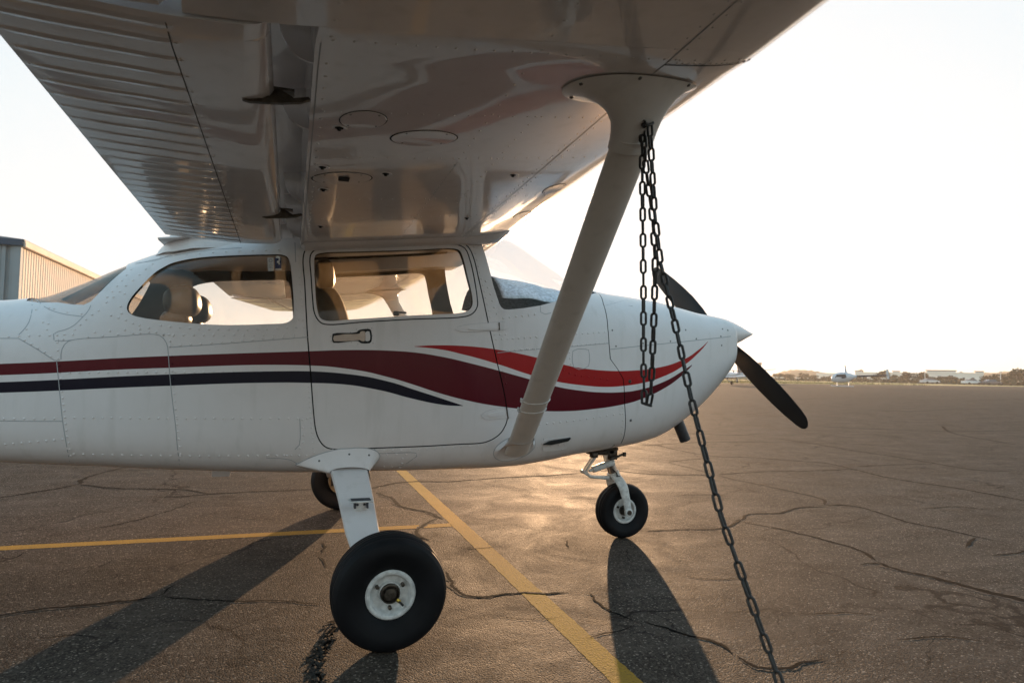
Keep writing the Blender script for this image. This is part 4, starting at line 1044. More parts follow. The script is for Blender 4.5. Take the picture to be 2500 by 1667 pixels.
# exhaust, vent, drain pieces under the nose
bm = BM(); c0 = Vector((1.93, -.2, .86)); c1 = Vector((2.035, -.2, .640)); tube(bm, [c0, c1], .036, 24, 0, caps=False); tube(bm, [c1, c0], .033, 24, 1, caps=False)
mobj('exhaust_pipe', bm, [M_exh, M_seal], plane)
bm = BM(); plate(bm, [(1322,1081),(1326,1075),(1356,1069),(1385,1067),(1390,1065),(1389,1070),(1384,1088),(1379,1096),(1330,1101),(1324,1098)], 0, .003, 0, rnd=False); 
plate(bm, [(1325,1083),(1342,1075),(1391,1067),(1384,1074),(1344,1083)], .002, .016, 1, rnd=False)
for q in ((1364,1085),(1378,1084),(1372,1096),(1345,1088)): p_, n_ = P(*q); rivet(bm, p_ + n_ * .003, n_, .005, .002, 0)
mobj('vent_scoop', bm, [M_white, M_seal], plane)
bm = BM(); p_ = ony(1390, 1118, -.12); tube(bm, [(1.21, -.12, .60), (1.21, -.12, .545)], .006, 8); mobj('drain', bm, M_dark, plane)
bm = BM(); c = ony(510, 1158, -.1); box(bm, (-.72, -.08, .505), (.09, .01, .06), 0, bev=.004); mobj('antenna', bm, M_white, plane)

# ------------------------------------------------------------ propeller and spinner
HUB = Vector((2.405, 0, 1.347))
bm = BM(); lathe(bm, [(-.05, .105), (-.03, .115), (0, .116), (.05, .108), (.12, .085), (.145, .075), (.20, .052), (.26, .024), (.30, .006), (.308, 0)], HUB, (1, 0, .03), 64); lathe(bm, [(-.05, .105), (-.05, 0)], HUB, (1, 0, .03), 32)
bmesh.ops.recalc_face_normals(bm, faces=bm.faces); mobj('spinner', bm, M_white, plane, ang=40)
pr = BM(); lathe(pr, [(-.06, 0), (-.06, .06), (.02, .06), (.02, 0)], HUB, (1, 0, 0), 24); prop = mobj('propeller', pr, M_dark, plane)
bd = Vector((0, -.859, -.566)).normalized()
for s in (1, -1):
    bm = BM(); d = bd * s; c_dir = d.cross(Vector((1, 0, 0))).normalized(); rings = []
    for f, ch, th, tw in ((.05,.06,.05,62),(.14,.085,.045,52),(.25,.125,.032,42),(.4,.150,.024,33),(.55,.152,.018,26),(.7,.142,.014,21),(.82,.125,.011,18),(.92,.102,.008,16),(.97,.078,.006,15),(.99,.05,.005,15),(1.0,.018,.004,15)):
        t = radians(tw); cdn = c_dir * cos(t) + Vector((1, 0, 0)) * sin(t); nn = -c_dir * sin(t) + Vector((1, 0, 0)) * cos(t); c = HUB + d * (1.03 * f)
        ch *= 1.05; t = -t * .35 if f > .2 else -t * .6; cdn = c_dir * cos(t) + Vector((1, 0, 0)) * sin(t); nn = -c_dir * sin(t) + Vector((1, 0, 0)) * cos(t); rings.append([c + cdn * (ch / 2 * cos(2*pi*k/20)) + nn * (th / 2 * sin(2*pi*k/20)) for k in range(20)])
    loftrings(bm, rings); mobj('blade', bm, M_prop, prop, ang=50)

# tail
bm = BM()
def surf(bm, root, tip, rc, tc_, th, sweep):
    rings = []
    for f in (0, .25, .5, .75, .95, 1.0):
        c = Vector(root).lerp(Vector(tip), f); ch = rc + (tc_ - rc) * f; k_ = (1 if f < 1 else .4); x0 = c.x; r = []
        nrm = Vector((0, 1, 0)) if abs(tip[2] - root[2]) > .5 else Vector((0, 0, 1))
        for u, v in ((0, 0), (.03, .35), (.12, .5), (.4, .5), (.8, .18), (1, 0), (.8, -.18), (.4, -.5), (.12, -.5), (.03, -.35)): r.append(Vector((x0 - u * ch, c.y, c.z)) + nrm * v * th * k_)
        rings.append(r)
    loftrings(bm, rings)
surf(bm, (-3.75, 0, 1.22), (-4.65, 0, 2.45), 1.2, .6, .08, 0); mobj('fin', bm, M_white, plane)
for s in (-1, 1):
    bm = BM(); surf(bm, (-4.0, s * .05, 1.14), (-4.25, s * 1.7, 1.14), .95, .6, .07, 0); mobj('tailplane', bm, M_white, plane)

# ------------------------------------------------------------ cabin interior
def sup(bm, c, s, e=3.0, tilt=0, n=28, m=18, mi=0):
    c = Vector(c); R = Matrix.Rotation(tilt, 3, 'Y'); rows = []
    f = lambda v, k: math.copysign(abs(v) ** (2 / k), v)
    for i in range(m + 1):
        ph = -pi / 2 + pi * i / m
        rows.append([bm.verts.new(c + R @ Vector((s[0] * f(cos(ph), e) * f(cos(2*pi*k/n), e), s[1] * f(cos(ph), e) * f(sin(2*pi*k/n), e), s[2] * f(sin(ph), e)))) for k in range(n)])
    for A_, B_ in zip(rows, rows[1:]):
        for k in range(n): face(bm, [A_[k], A_[(k+1) % n], B_[(k+1) % n], B_[k]], mi)
    bmesh.ops.remove_doubles(bm, verts=[v for r in (rows[0], rows[-1]) for v in r], dist=1e-4)
for (x, y, front) in ((-.135, -.235, 1), (-.135, .235, 1), (-1.0, -.235, 0), (-1.0, .235, 0)):
    st = empty('seat', (x, y, .8)); st.parent = plane
    o = lambda nm, b, m_: mobj(nm, b, m_, st, ang=60)
    if front:
        bm = BM(); sup(bm, (-.02, 0, .38), (.085, .225, .31), 3.2, radians(-14)); o('backrest', bm, M_seat)
        bm = BM(); sup(bm, (.22, 0, .06), (.24, .22, .07), 3.4); o('cushion', bm, M_seat)
        bm = BM(); sup(bm, (-.095, 0, .755), (.050, .125, .085), 2.6, radians(-8)); o('headrest', bm, M_leath)
        for yy in (-.05, .05): bm = BM(); tube(bm, [(-.085, yy, .6), (-.095, yy, .75)], .008, 8); o('headrest_post', bm, M_chrome)
    else:
        bm = BM(); sup(bm, (.0, 0, .24), (.085, .22, .25), 3.2, radians(-16)); o('backrest', bm, M_seat)
        bm = BM(); sup(bm, (.24, 0, .04), (.24, .22, .07), 3.4); o('cushion', bm, M_seat)
        bm = BM(); sup(bm, (.085, 0, .575), (.085, .125, .082), 2.5, radians(-10)); o('headrest', bm, M_leath)
        bm = BM(); sup(bm, (.06, 0, .49), (.07, .10, .045), 2.2); o('headrest_base', bm, M_leath)
bm = BM(); box(bm, (1.02, 0, 1.16), (.10, .90, .44), 0, bev=.02); box(bm, (1.12, 0, 1.375), (.30, .92, .03), 0, bev=.01)
for (y, z) in ((-.30, 1.28), (-.18, 1.28), (-.06, 1.28), (-.30, 1.16), (-.18, 1.16), (.15, 1.22), (.28, 1.22)): lathe(bm, [(0, .048), (.006, .046), (.006, .038), (.002, .036), (.002, 0)], (.968, y, z), (-1, 0, 0), 20, 1)
mobj('instrument_panel', bm, [M_dark, M_stg], plane)
for (a_, b_) in (((-.33, .40, 1.74), (-.23, .44, 1.20)), ((-.36, -.44, 1.72), (-.26, -.46, 1.20))):
    bm = BM(); p0 = Vector(a_); p1 = Vector(b_); w_ = Vector((.024, 0, .004)); t_ = Vector((0, .0015, 0))
    vs = [bm.verts.new(p) for p in (p0 - w_ - t_, p0 + w_ - t_, p1 + w_ - t_, p1 - w_ - t_)]; vt = [bm.verts.new(p) for p in (p0 - w_ + t_, p0 + w_ + t_, p1 + w_ + t_, p1 - w_ + t_)]
    face(bm, vs); face(bm, vt[::-1])
    for k in range(4): face(bm, [vs[k], vt[k], vt[(k+1) % 4], vs[(k+1) % 4]])
    mobj('seat_belt', bm, M_belt, plane)
bm = BM(); p_ = P(975, 768)[0]; box(bm, (p_.x - .012, p_.y + .028, p_.z + .008), (.030, .016, .024), 0, bev=.005); box(bm, (p_.x + .012, p_.y + .034, p_.z + .014), (.060, .010, .010), 0, bev=.003); mobj('window_latch', bm, M_dark, door_o)
# compass and mirror bracket hanging behind the windscreen
bm = BM(); box(bm, (.66, .0, 1.62), (.03, .05, .13), 0, bev=.006); box(bm, (.70, .0, 1.56), (.10, .07, .02), 0, bev=.006); mobj('compass', bm, M_seat, plane)

bm = BM(); a_ = ony(150, 736, .0); b_ = ony(306, 664, .0)  # dark bar in headliner colour along the middle of the rear window
pts_ = [(a_.x, a_.z + .008), (a_.x + .05, a_.z - .016), (b_.x + .03, b_.z - .018), (b_.x, b_.z + .022)]
A_ = [bm.verts.new((x, -.015, z)) for x, z in pts_]; B_ = [bm.verts.new((x, .015, z)) for x, z in pts_]; face(bm, A_); face(bm, B_[::-1])
for k in range(4): face(bm, [A_[k], B_[k], B_[(k+1) % 4], A_[(k+1) % 4]])
mobj('rear_window_bar', bm, M_head, plane, smooth=False)
_z4 = z4
def z4(*p): return _z4(*[(a, b + 13) for a, b in p])
# stickers on the inside of the rear side window
def decal(px4, off, mats):
    bm = BM(); face(bm, [bm.verts.new(P(*q)[0] + Vector((0, off, 0))) for q in px4], 0); return bm
st_o = mobj('sticker', decal(z4((1705,322),(1745,321),(1748,407),(1709,409)), .0125, 0), M_stw, plane, smooth=False)
bm = BM()
def onst(q, off=.0118): return P(*q)[0] + Vector((0, off, 0))
c = z4((1726, 341))[0]
n = 20; A_ = [bm.verts.new(onst((c[0] + 4.6 * cos(2*pi*k/n), c[1] + 4.6 * sin(2*pi*k/n)))) for k in range(n)]; B_ = [bm.verts.new(onst((c[0] + 3.2 * cos(2*pi*k/n), c[1] + 3.2 * sin(2*pi*k/n)))) for k in range(n)]
for k in range(n): face(bm, [A_[k], A_[(k+1) % n], B_[(k+1) % n], B_[k]])
for (x0, x1, y) in ((1716,1738,362),(1714,1740,371),(1718,1734,380),(1714,1740,386),(1722,1732,397)):
    face(bm, [bm.verts.new(onst(q)) for q in z4((x0, y), (x1, y), (x1, y + 2.5), (x0, y + 2.5))])
mobj('print', bm, M_stg, st_o, smooth=False)
sb = mobj('sticker', decal(z4((1752,321),(1794,320),(1796,401),(1755,403)), .0125, 0), M_stb, plane, smooth=False); sb['label'] = 'blue window sticker with a white 3'
def text_mesh(s, size):
    cu = bpy.data.curves.new('t', 'FONT'); cu.body = s; cu.size = size; cu.align_x = 'CENTER'; cu.align_y = 'CENTER'; cu.offset = size * .018
    o = bpy.data.objects.new('t', cu); COL.objects.link(o); dg = bpy.context.evaluated_depsgraph_get(); dg.update(); m_ = bpy.data.meshes.new_from_object(o.evaluated_get(dg)); bpy.data.objects.remove(o); return m_
tm = text_mesh('3', .084); cpos = onst(z4((1773, 355))[0], .0115)
for v in tm.vertices: v.co = Vector((cpos.x + v.co.x * .66, cpos.y, cpos.z + v.co.y * 1.0))
b = to_bm(tm); face(b, [b.verts.new(onst(q, .0115)) for q in z4((1757,392),(1795,391),(1796,401),(1757,402))]); mobj('number', b, M_stw, sb, smooth=False)

z4 = _z4
# silver sun shade laid over the dash behind the windscreen
bm = BM(); rings = []
for i in range(25):
    f = i / 24; x = .70 + .62 * f
    zc = 1.60 - .10 * f ** 1.3; r = []
    g = interp(ST, x)
    for k in range(33):
        y = -1 + 2 * k / 32; wy = (.455 - .02 * f) * y
        z = zc + .02 - (.155 - .05 * f) * abs(y) ** 3.2 + .004 * sin(17 * f + 9 * y) + .003 * sin(40 * y + 11 * f)
        h = BV.ray_cast(Vector((x, wy, 2.2)), Vector((0, 0, -1)))
        if h[0] is not None: z = min(z, h[0].z - .016)
        r.append(Vector((x, wy, z)))
    rings.append(r)
r = [[bm.verts.new(p) for p in q] for q in rings]
for A_, B_ in zip(r, r[1:]):
    for k in range(32): face(bm, [A_[k], A_[k+1], B_[k+1], B_[k]])
sh = mobj('sunshade', bm, M_shade); tag(sh, 'silver crinkled sun shade spread on the dashboard behind the windshield', 'sunshade'); md = sh.modifiers.new('s', 'SOLIDIFY'); md.thickness = .004

# ------------------------------------------------------------ tie-down ring and chain
RING = SB + (ST_ - SB) * .895 - SNX * .0; 
h0 = CAM + ray(1566, 300) * 1.79
RP = h0
bm = BM(); 
rc = RP + Vector((-.004, .02, .004))
lathe(bm, [(0, .020), (.01, .020), (.014, .014), (.014, 0)], rc, (-.1, -1, -.1), 20)
a, b_ = Vector((1, 0, 0)), Vector((0, -.5, -.87)).normalized()
tube(bm, [rc + Vector((.004, -.022, -.004)) + a * .015 * cos(2*pi*k/18) + b_ * .017 * sin(2*pi*k/18) for k in range(19)], .0042, 8)
mobj('tie_down_ring', bm, M_grease, strut_r)
def link_bm(L=.042, Wd=.0195, r=.0034):
    bm = BM(); pts = []; h = L / 2 - Wd / 2; q = Wd / 2 - r
    for k in range(9): a = pi * k / 8; pts.append(Vector((q * cos(a), 0, h + q * sin(a))))
    for k in range(9): a = pi + pi * k / 8; pts.append(Vector((q * cos(a), 0, -h + q * sin(a))))
    pts.append(pts[0]); n = 10; rings = []
    N_ = len(pts) - 1
    for i in range(N_):
        d = (pts[(i+1) % N_] - pts[i-1]).normalized(); aa = Vector((0, 1, 0)); bb = d.cross(aa)
        rings.append([bm.verts.new(pts[i] + aa * r * cos(2*pi*k/n) + bb * r * sin(2*pi*k/n)) for k in range(n)])
    for i in range(N_):
        A_, B_ = rings[i], rings[(i+1) % N_]
        for k in range(n): face(bm, [A_[k], A_[(k+1) % n], B_[(k+1) % n], B_[k]])
    w = Vector((Wd / 2 - .0008, 0, 0)) # weld bead
    r_ = bmesh.ops.create_icosphere(bm, subdivisions=1, radius=.0040)
    for v in r_['verts']: v.co = Vector((v.co.x, v.co.y, v.co.z * .5)) + Vector((-q, 0, .001))
    return bm
lm = None
chain = empty('chain', RP, 0, 'dark steel tie-down chain hanging from the wing strut down to the tarmac', 'chain')
def lay(pts, pitch, ph0=0, tw=.6):
    global lm
    pts = [Vector(p) for p in pts]; L = sum((b - a).length for a, b in zip(pts, pts[1:])); n = max(int(L / pitch), 1); q = resample(pts, n + 1)
    for i in range(n):
        c = (q[i] + q[i+1]) / 2; d = (q[i+1] - q[i]).normalized()
        if lm is None: o = mobj('link', link_bm(), M_chain, chain, ang=60); lm = o.data
        else: o = bpy.data.objects.new('link', lm); COL.objects.link(o); o.parent = chain
        v = (c - CAM).normalized(); s = d.cross(v).normalized(); 
        ang = (pi / 2 if (i + ph0) % 2 else 0) + tw + random.uniform(-.22, .22); x_ = (Matrix.Rotation(ang, 3, d) @ s).normalized(); y_ = d.cross(x_).normalized()
        o.matrix_local = Matrix.Translation(c - RP) @ Matrix((x_, y_, d)).transposed().to_4x4()
def at(px, py, dep): return CAM + ray(px, py) * dep
PIT_ = .0352
G0 = at(1905, 1667, 1.30); R3 = at(1588, 304, 1.78); dd = (G0 - R3); ANCH = R3 + dd * ((R3.z - .012) / (R3.z - G0.z))
lay([at(1586,305,1.78), at(1598,520,1.72), at(1612,640,1.70), at(1648,790,1.60), at(1690,985,1.50), at(1760,1260,1.40), G0, ANCH], PIT_, 0, .35)
lay([at(1568,315,1.79), at(1568,420,1.80), at(1571,700,1.80), at(1571,880,1.79), at(1573,985,1.78)], PIT_, 0, .15)
lay([at(1573,985,1.78), at(1580,1000,1.77), at(1588,975,1.75), at(1592,900,1.73), at(1597,760,1.70), at(1600,640,1.70), at(1592,520,1.74), at(1578,420,1.78), at(1570,330,1.79)], PIT_, 1, .25)
lay([at(1560,290,1.775), at(1575,306,1.76), at(1590,300,1.775)], .02, 0, .8)

# ------------------------------------------------------------ background
M_hw = simple('hangar_wall_paint', (.80, .70, .60), .95, nscale=.5, namt=.06, spec=.05)
M_ht = simple('hangar_trim_blue', (.02, .055, .10), .5)
M_hd = simple('hangar_door_grey', (.30, .34, .36), .8, nscale=.6, namt=.08)
hx, hy, hz = -15.1, 40.1, 7.9
hg = empty('hangar', (hx - 12, hy + 14, 0), 0, 'pale ribbed metal hangar with dark blue roof trim behind the tail', 'hangar')
def hp(v): return Vector(v) - Vector((hx - 12, hy + 14, 0))
bm = BM(); k = 0; y = hy
while y < hy + 46: # ribbed side wall
    for dy, dx in ((0, 0), (.17, 0), (.20, .035), (.27, .035), (.30, 0)):
        pass
    y += .30; k += 1
ys = []; y = hy + .25
va = []; vb = []
while y < hy + 46:
    for dy, dx in ((0, 0), (.19, 0), (.25, .03), (.33, .03)):
        va.append(bm.verts.new(hp((hx + dx, y + dy, 0)))); vb.append(bm.verts.new(hp((hx + dx, y + dy, hz - .35))))
    y += .40
for i in range(len(va) - 1): face(bm, [va[i], va[i+1], vb[i+1], vb[i]])
mobj('side_wall', bm, M_hw, hg, smooth=False)
bm = BM(); box(bm, hp((hx - 12, hy + 23, hz / 2 - .1)), (23.8, 45.6, hz - .3)); box(bm, hp((hx - .14, hy + .12, hz / 2 - .15)), (.36, .30, hz - .3)); mobj('wall', bm, M_hd, hg, smooth=False)
bm = BM(); 
for i in range(14): box(bm, hp((hx - .95 - i * .9, hy + .05, hz / 2 - .1)), (.04, .05, hz - .35))
for i in range(6): box(bm, hp((hx - .38 - i * .42, hy + .08, hz / 2 - .1)), (.2, .06, hz - .35))
mobj('front_door', bm, M_hd, hg, smooth=False)
bm = BM(); box(bm, hp((hx - 12, hy - .05, hz - .10)), (24.3, .25, .36)); mobj('roof_trim', bm, M_ht, hg, smooth=False)
bm = BM(); box(bm, hp((hx + .12, hy + 23, hz - .22)), (.26, 46, .20)); box(bm, hp((hx + .02, hy + 23, hz - .05)), (.42, 46, .12)); mobj('gutter', bm, M_hw, hg, smooth=False)
bm = BM(); A_ = [hp(v) for v in ((hx + .2, hy - .1, hz), (hx - 12, hy - .1, hz + 1.1), (hx - 24.2, hy - .1, hz), (hx - 24.2, hy + 46, hz), (hx - 12, hy + 46, hz + 1.1), (hx + .2, hy + 46, hz))]
vs = [bm.verts.new(p) for p in A_]; face(bm, [vs[0], vs[1], vs[4], vs[5]]); face(bm, [vs[1], vs[2], vs[3], vs[4]]); ro = mobj('roof', bm, M_hd, hg, smooth=False); md = ro.modifiers.new('s', 'SOLIDIFY'); md.thickness = .08
# helper: position at distance with a pixel column
def gp(px, dist, py=930):
    d = ray(px, py); d.z = 0; d.normalize(); return Vector((CAM.x, CAM.y, 0)) + d * dist
def hpx(px, py, dist): # height above ground of a pixel at this distance
    d = ray(px, py); return CAM.z + d.z / sqrt(d.x ** 2 + d.y ** 2) * dist
M_bw = simple('stucco_white', (.80, .78, .75), .8, nscale=.3, namt=.08)
M_bwin = simple('window_dark', (.08, .09, .10), .3)
M_broof = simple('roof_brown', (.10, .07, .05), .8)
def leafmat(name, c): return simple(name, c, .8, nscale=.6, namt=.35, spec=.2)
M_lf = [leafmat('foliage_olive', (.034, .046, .020)), leafmat('foliage_dark', (.022, .032, .015)), leafmat('foliage_dry', (.045, .048, .024))]
M_trunk = simple('bark', (.10, .075, .055), .9)
def building(name, px0, px1, py_top, dist, depth, label, wins=(), roofs=(), canopy=None, cat='building', mat=None):
    a = gp(px0, dist); b = gp(px1, dist); mid = (a + b) / 2; h = hpx((px0 + px1) / 2, py_top, dist); w = (b - a).length; ang = atan2(b.y - a.y, b.x - a.x)
    root = empty(name, mid, ang, label, cat)
    bm = BM(); box(bm, (0, depth / 2, h / 2), (w, depth, h)); mobj('wall', bm, mat or M_bw, root, smooth=False)
    bm = BM(); box(bm, (0, depth / 2, h + .12), (w + .3, depth + .3, .24)); mobj('roof', bm, M_bw, root, smooth=False)
    for (u0, u1, v0, v1) in wins:
        bm = BM(); box(bm, ((u0 + u1) / 2 * w - w / 2, -.03, (v0 + v1) / 2 * h), ((u1 - u0) * w, .1, (v1 - v0) * h)); mobj('window', bm, M_bwin, root, smooth=False)
    for (u0, u1, hh) in roofs:
        bm = BM(); box(bm, ((u0 + u1) / 2 * w - w / 2, depth * .3, h + hh / 2 + .24), ((u1 - u0) * w, depth * .5, hh)); box(bm, ((u0 + u1) / 2 * w - w / 2, depth * .3, h + hh + .36), ((u1 - u0) * w + .6, depth * .5 + .6, .24), 1); mobj('parapet', bm, [M_bw, M_broof], root, smooth=False)
    return root
building('warehouse', 2262, 2402, 911, 262, 22, 'long white flat-roofed warehouse with a brown-capped raised front, at the right of the row', wins=[(.04,.13,.35,.62),(.2,.26,.35,.7),(.33,.40,.3,.5),(.46,.54,.35,.62),(.64,.68,.3,.6),(.80,.84,.3,.6)], roofs=[(0,.52,.5),(.86,.99,.35)])
building('office_building', 2160, 2262, 911, 285, 18, 'white flat-roofed office block left of the long warehouse', wins=[(.1,.2,.35,.65),(.45,.52,.35,.65),(.7,.8,.35,.65)], roofs=[(.2,.36,.4)])
building('depot', 2088, 2160, 910, 300, 16, 'white block with small roof unit directly behind the helicopter tail', wins=[(.3,.4,.35,.65),(.7,.8,.35,.65)], roofs=[(0,.22,.4)])
building('storage_shed', 1993, 2078, 912, 320, 16, 'low pale storage shed behind the helicopter cabin', wins=[(.2,.24,.3,.6),(.6,.66,.3,.6)])
building('low_hangar', 1850, 1915, 922, 240, 12, 'low pale flat shed between the control tower and the small hut', cat='shed')
building('small_hut', 1942, 1972, 924, 230, 8, 'small pale hut between trees left of the helicopter', cat='hut')

def tree(px, dist, py_top, wpx, label, kind=0, group='trees beyond the airfield'):
    base = gp(px, dist); h = hpx(px, py_top, dist); w = wpx / F * dist
    root = empty('tree', base, random.uniform(0, 6), label, 'tree', group)
    bm = BM(); tube(bm, [(0, 0, 0), (.05 * w, 0, h * .3), (0, .03 * w, h * .6)], [h * .045, h * .032, h * .015], 7)
    for a in (0, 2.1, 4.2): tube(bm, [(0, 0, h * .25), (cos(a) * w * .18, sin(a) * w * .18, h * .5)], [h * .02, h * .008], 5)
    mobj('trunk', bm, M_trunk, root)
    bm = BM(); cl = [(random.uniform(-.30, .30) * w, random.uniform(-.30, .30) * w, h * random.uniform(.28, .80), random.uniform(.16, .26)) for _ in range(9)]
    for cx_, cy_, cz_, r_ in cl:
        for _ in range(130):
            d = Vector((random.gauss(0, 1), random.gauss(0, 1), random.gauss(0, 1))).normalized() * random.uniform(.6, 1.05)
            c = Vector((cx_ + d.x * r_ * w, cy_ + d.y * r_ * w, cz_ + d.z * r_ * h * .85)); s = random.uniform(.022, .05) * (w + h) / 2 + .05
            a1 = Vector((random.gauss(0, 1), random.gauss(0, 1), random.gauss(0, 1))).normalized(); b1 = frame_on(a1)[0]; c.z = max(c.z, .1)
            face(bm, [bm.verts.new(c + a1 * s), bm.verts.new(c + b1 * s), bm.verts.new(c - a1 * s), bm.verts.new(c - b1 * s)])
    mobj('crown', bm, M_lf[kind], root, smooth=False)
TREES = [(1870,270,914,24,'sparse bush at the left end of the tree line, right of the tower',0),(1900,250,911,30,'olive tree left of the small hut',0),(1925,250,911,30,'olive tree touching the left side of the small hut',0),
 (1960,255,910,30,'round dark tree above the small hut',1),(1985,250,914,28,'lower tree right of the small hut',0),(2012,235,919,22,'short bush left of the helicopter nose',0),(2030,255,916,22,'tree just left of the helicopter cabin',1),
 (2150,230,904,44,'large round tree right of the helicopter tail',1),(2182,232,914,20,'small pointed tree in front of the office block',0),(2208,230,906,34,'dark round tree in front of the office block, second from the helicopter tail',1),
 (2254,230,907,38,'dense tree where the office block meets the warehouse',1),(2285,226,917,30,'low dark bush in front of the warehouse, left end',1),(2305,226,917,28,'low dark bush in front of the warehouse, left of its middle',1),
 (2325,228,915,26,'small tree in front of the middle of the warehouse',0),(2340,226,919,22,'lowest bush in front of the warehouse',2),(2412,235,915,34,'dark tree at the right corner of the warehouse',1),
 (2438,232,909,34,'spreading tree just right of the warehouse',0),(2462,232,911,32,'tree second from the right edge',1),(2492,225,897,42,'tallest tree, at the right edge of the photo',0),
 (2345,330,905,20,'distant treetop showing above the warehouse roof',2),(2160,330,903,18,'distant treetop above the office roof',2),(2100,340,900,20,'distant treetop above the depot roof',2),
]
for px, d, top, w, lb, kd in TREES: tree(px, d, top, w, lb, kd)
bm = BM() # ground cover of scrub along the grass strip
for _ in range(2600):
    px = random.uniform(1700, 2560); d = random.uniform(205, 224) if px > 2060 else random.uniform(215, 235); c = gp(px, d); hh = random.uniform(.3, 1.5) if px > 2060 else random.uniform(.2, .8)
    c.z = random.uniform(.1, hh); s = random.uniform(.3, .7); a1 = Vector((random.gauss(0, 1), random.gauss(0, 1), random.gauss(0, 1))).normalized(); b1 = frame_on(a1)[0]
    face(bm, [bm.verts.new(c + a1 * s), bm.verts.new(c + b1 * s), bm.verts.new(c - a1 * s), bm.verts.new(c - b1 * s)])
tag(mobj('scrub', bm, M_lf[2], smooth=False), kind='stuff')
bm = BM() # dry grass tufts of the strip past the pavement
for _ in range(9000):
    px = random.uniform(1650, 2600); d = random.uniform(90, 150); c = gp(px, d)
    fx = 0
    for (xa, ya), (xb, yb) in zip(far, far[1:]):
        if xa <= c.x <= xb: fx = ya + (yb - ya) * (c.x - xa) / (xb - xa)
    if c.y < fx + .5: continue
    hh = random.uniform(.12, .4); s = Vector((random.uniform(-.2, .2), random.uniform(-.1, .1), 0)); face(bm, [bm.verts.new(c - s), bm.verts.new(c + s), bm.verts.new(c + Vector((random.uniform(-.1, .1), 0, hh)))])
tag(mobj('dry_grass', bm, M_grass, smooth=False), kind='stuff')
# hills
M_hill = simple('hill_scrub', (.10, .085, .05), .95, nscale=.02, namt=.3, spec=.05)
def hill(px0, px1, tops, dist, dep):
    bm = BM(); n = 40; rows = []
    for j, (s, k) in enumerate(((0, 0), (.15, .55), (.4, .92), (.6, 1.0), (1.0, .8), (1.6, 0))):
        row = []
        for i in range(n + 1):
            f = i / n; px = px0 + (px1 - px0) * f; t = tops[0] + 0; q = f * (len(tops) - 1); a = int(min(q, len(tops) - 2)); yy = tops[a] + (tops[a+1] - tops[a]) * (q - a)
            p_ = gp(px, dist + dep * s); hh = max(hpx(px, yy, dist + dep * .6), 0) * k * (1 + .05 * sin(i * 1.7 + j) + .03 * sin(i * 4.1)); p_.z = hh - .02; row.append(bm.verts.new(p_))
        rows.append(row)
    for A_, B_ in zip(rows, rows[1:]):
        for i in range(n): face(bm, [A_[i], A_[i+1], B_[i+1], B_[i]])
    tag(mobj('hill', bm, M_hill, ang=60), kind='structure')
hill(1865, 2050, [926, 914, 906, 902, 902.5, 904, 908, 912, 922], 520, 160)
hill(2040, 2700, [925, 921, 918, 915, 911, 908, 905, 903, 905], 640, 160)
hill(1300, 1900, [915, 910, 908, 912, 918, 922], 650, 160)

# control tower
tb = gp(1848, 330); H_ = hpx(1848, 885, 330); sc = 330 / F
tw = empty('control_tower', tb, 0, 'control tower with flared dark cab behind the propeller', 'tower')
bm = BM(); rings = []
for z, r in ((0, 5.0 * sc * 1.2), (H_ * .3, 10 * sc * .8), (H_ * .62, 9 * sc * .9)): rings.append([Vector((r * cos(2*pi*k/8), r * sin(2*pi*k/8), z)) for k in range(8)])
loftrings(bm, rings); mobj('shaft', bm, M_bw, tw, smooth=False)
bm = BM(); loftrings(bm, [[Vector((r * cos(2*pi*k/8), r * sin(2*pi*k/8), z)) for k in range(8)] for z, r in ((H_ * .62, 8 * sc), (H_ * .93, 10.4 * sc))]); mobj('cab', bm, M_bwin, tw, smooth=False)
bm = BM(); loftrings(bm, [[Vector((r * cos(2*pi*k/8), r * sin(2*pi*k/8), z)) for k in range(8)] for z, r in ((H_ * .93, 11 * sc), (H_, 10.5 * sc))]); mobj('roof', bm, M_broof, tw, smooth=False)

# helicopter: nose to the left, tail boom to the right
M_heli = simple('helicopter_white', (.62, .66, .70), .25, coat=.5); M_hdark = simple('helicopter_dark', (.03, .04, .06), .3); M_hgl = simple('helicopter_glass', (.05, .07, .09), .08)
HD = 92.0; hb = gp(2058, HD); dr = ray(2058, 930); hang = atan2(dr.y, dr.x) - pi / 2
he = empty('helicopter', hb, hang, 'small white helicopter with dark window band parked on the far tarmac', 'helicopter')
u = HD / F * 1.0
def hr(xs): # body rings: x, half height, half width, centre z
    bm = BM(); loftrings(bm, [[Vector((x, w * cos(2*pi*k/20), z + h * sin(2*pi*k/20))) for k in range(20)] for x, h, w, z in xs]); return bm
mobj('cabin', hr([(-1.65,.03,.03,1.15),(-1.6,.3,.25,1.15),(-1.35,.55,.5,1.2),(-.9,.72,.65,1.3),(-.3,.80,.68,1.35),(.4,.76,.65,1.38),(1.0,.55,.5,1.42),(1.5,.32,.3,1.5),(1.9,.16,.16,1.55)]), M_heli, he, ang=60)
mobj('tail_boom', hr([(1.7,.17,.17,1.55),(3.6,.12,.12,1.65),(6.0,.07,.07,1.78)]), M_hdark, he, ang=60)
bm = BM(); 
for s in (-1, 1):
    c = [(-1.15,1.25),(-.85,1.75),(.35,1.85),(.5,1.35),(.1,1.2)]; A_ = [bm.verts.new((x, s * (.60 if x > -1 else .52), z)) for x, z in c]; B_ = [bm.verts.new((x, s * .72 if x > -1 else s * .58, z)) for x, z in c]
    face(bm, A_); face(bm, B_[::-1])
    for k in range(5): face(bm, [A_[k], B_[k], B_[(k+1) % 5], A_[(k+1) % 5]])
mobj('window', bm, M_hgl, he)
